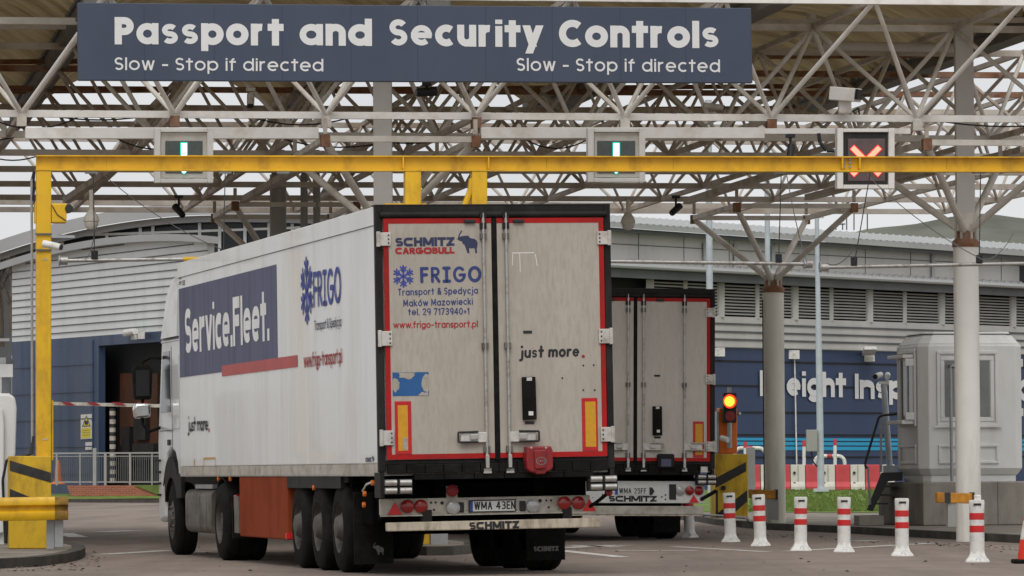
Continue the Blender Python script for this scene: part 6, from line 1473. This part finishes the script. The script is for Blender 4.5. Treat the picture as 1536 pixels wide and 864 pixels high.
for z_ in (1.15, HK-.62): MB().box2((W_+.0, .3, z_), (W_+.08, .6, z_+.14)).build('side_bracket', 'booth_white', kk, local=True, bevel=.01)
# conduit stand in front of the kiosk
cs = thing('conduit_frame', 'dark grey metal pipe frame in front of the kiosk beside the white column', 'pipe', PD(1427, 722, kc.y+.15))
MB().tube([PD(1428, 722, kc.y+.15), PD(1425.5, 550, kc.y+.15), PD(1440, 547, kc.y+.15)], .03, 8).build('pipe', 'galv', cs, smooth=True)
MB().box(PD(1431, 550, kc.y+.14), (.2, .03, .05)).build('arm', 'black_metal', cs)
# stair with handrails
stp = thing('metal_stair', 'black metal stair with grey handrails up to the kiosk', 'stair', GZ(1305, 778, .12))
dS = kc.y+1.3
for o_ in (0, .75):
    MB().prism([PD(1300, 765, dS+o_), PD(1309, 767, dS+o_), PD(1332, 722, dS+o_), PD(1354, 721, dS+o_), PD(1354, 708, dS+o_), PD(1322, 709, dS+o_)], (0, .04, 0)).build('stringer', 'black_metal', stp)
for k in range(4): p = PD(1310+k*7, 757-k*13, dS+.04); MB().box2((p.x, p.y, p.z), (p.x+.26, p.y+.70, p.z+.03)).build('tread', 'black_metal', stp)
for o_ in (0, .75):
    MB().tube([PD(1305, 757, dS+o_), PD(1302, 700, dS+o_)], .02, 8).build('rail_post', 'galv', stp); MB().tube([PD(1322, 708, dS+o_), PD(1321, 627, dS+o_)], .02, 8).build('rail_post', 'galv', stp)
    MB().tube([PD(1300, 703, dS+o_), PD(1297.5, 697, dS+o_), PD(1299, 690, dS+o_), PD(1318, 626, dS+o_), PD(1324, 623, dS+o_), PD(1345, 621, dS+o_)], .022, 8).build('handrail', 'black_metal', stp, smooth=True)
tag(MB().box2((PD(1289, 785, kc.y+.9).x, kc.y+.9, .118), (PD(1326, 785, kc.y+.9).x, kc.y+2.2, .118+.17)).build('stair_pad', 'concrete', origin=GZ(1307, 785, .118), bevel=.01), 'low concrete pad at the foot of the black stair', 'step')
# leaning camera pole by the stair
cp = thing('camera_pole', 'slim leaning galvanised pole with two white cameras beside the kiosk stair', 'pole', PD(1335, 706, kc.y+2.6)); dP = kc.y+2.6
MB().cyl(PD(1335, 706, dP), PD(1325.5, 573, dP), .055, n=12).build('pole', 'galv_pale', cp, smooth=True)
MB().box(PD(1335, 704, dP), (.24, .24, .14)).build('pole_base', 'galv_pale', cp)
MB().box(PD(1325, 574, dP), (.16, .12, .05)).build('pole_head', 'white_plastic', cp)
MB().cyl(PD(1313, 565, dP-.2), PD(1321, 562, dP), .055, n=12).build('camera', 'white_plastic', cp, smooth=True); MB().cyl(PD(1312.4, 565.2, dP-.215), PD(1313, 565, dP-.2), .045, n=12).build('camera_lens', 'lens_dark', cp)
MB().cyl(PD(1331, 565, dP-.1), PD(1331.5, 562, dP+.2), .05, n=12).build('camera', 'white_plastic', cp, smooth=True)
MB().box(PD(1331, 571, dP), (.05, .05, .16)).build('camera_bracket', 'white_plastic', cp)
# debris: leaves and grit along the kerbs
dm = MB(); rnd = random.Random(5)
for i in range(420):
    e = rnd.random()
    if e < .4: g_ = GZ(rnd.uniform(-20, 150), rnd.uniform(834, 858), 0)
    elif e < .75: px = rnd.uniform(1050, 1536); g_ = GZ(px, 796+(px-1050)*.052+rnd.random()*6, 0)
    else: g_ = GZ(rnd.uniform(100, 1536), rnd.uniform(800, 863), 0)
    s_ = rnd.uniform(.01, .035); a_ = rnd.random()*6.28; dx, dy = math.cos(a_)*s_, math.sin(a_)*s_
    dm.add([(g_.x-dx, g_.y-dy, .005), (g_.x+dy, g_.y-dx, .008), (g_.x+dx, g_.y+dy, .005+s_*.6), (g_.x-dy, g_.y+dx, .012)], [(0, 1, 2, 3)])
tag(dm.build('leaf_litter', 'bark'), 'scattered dry leaves and grit on the tarmac along the kerbs', 'litter', kind='stuff')
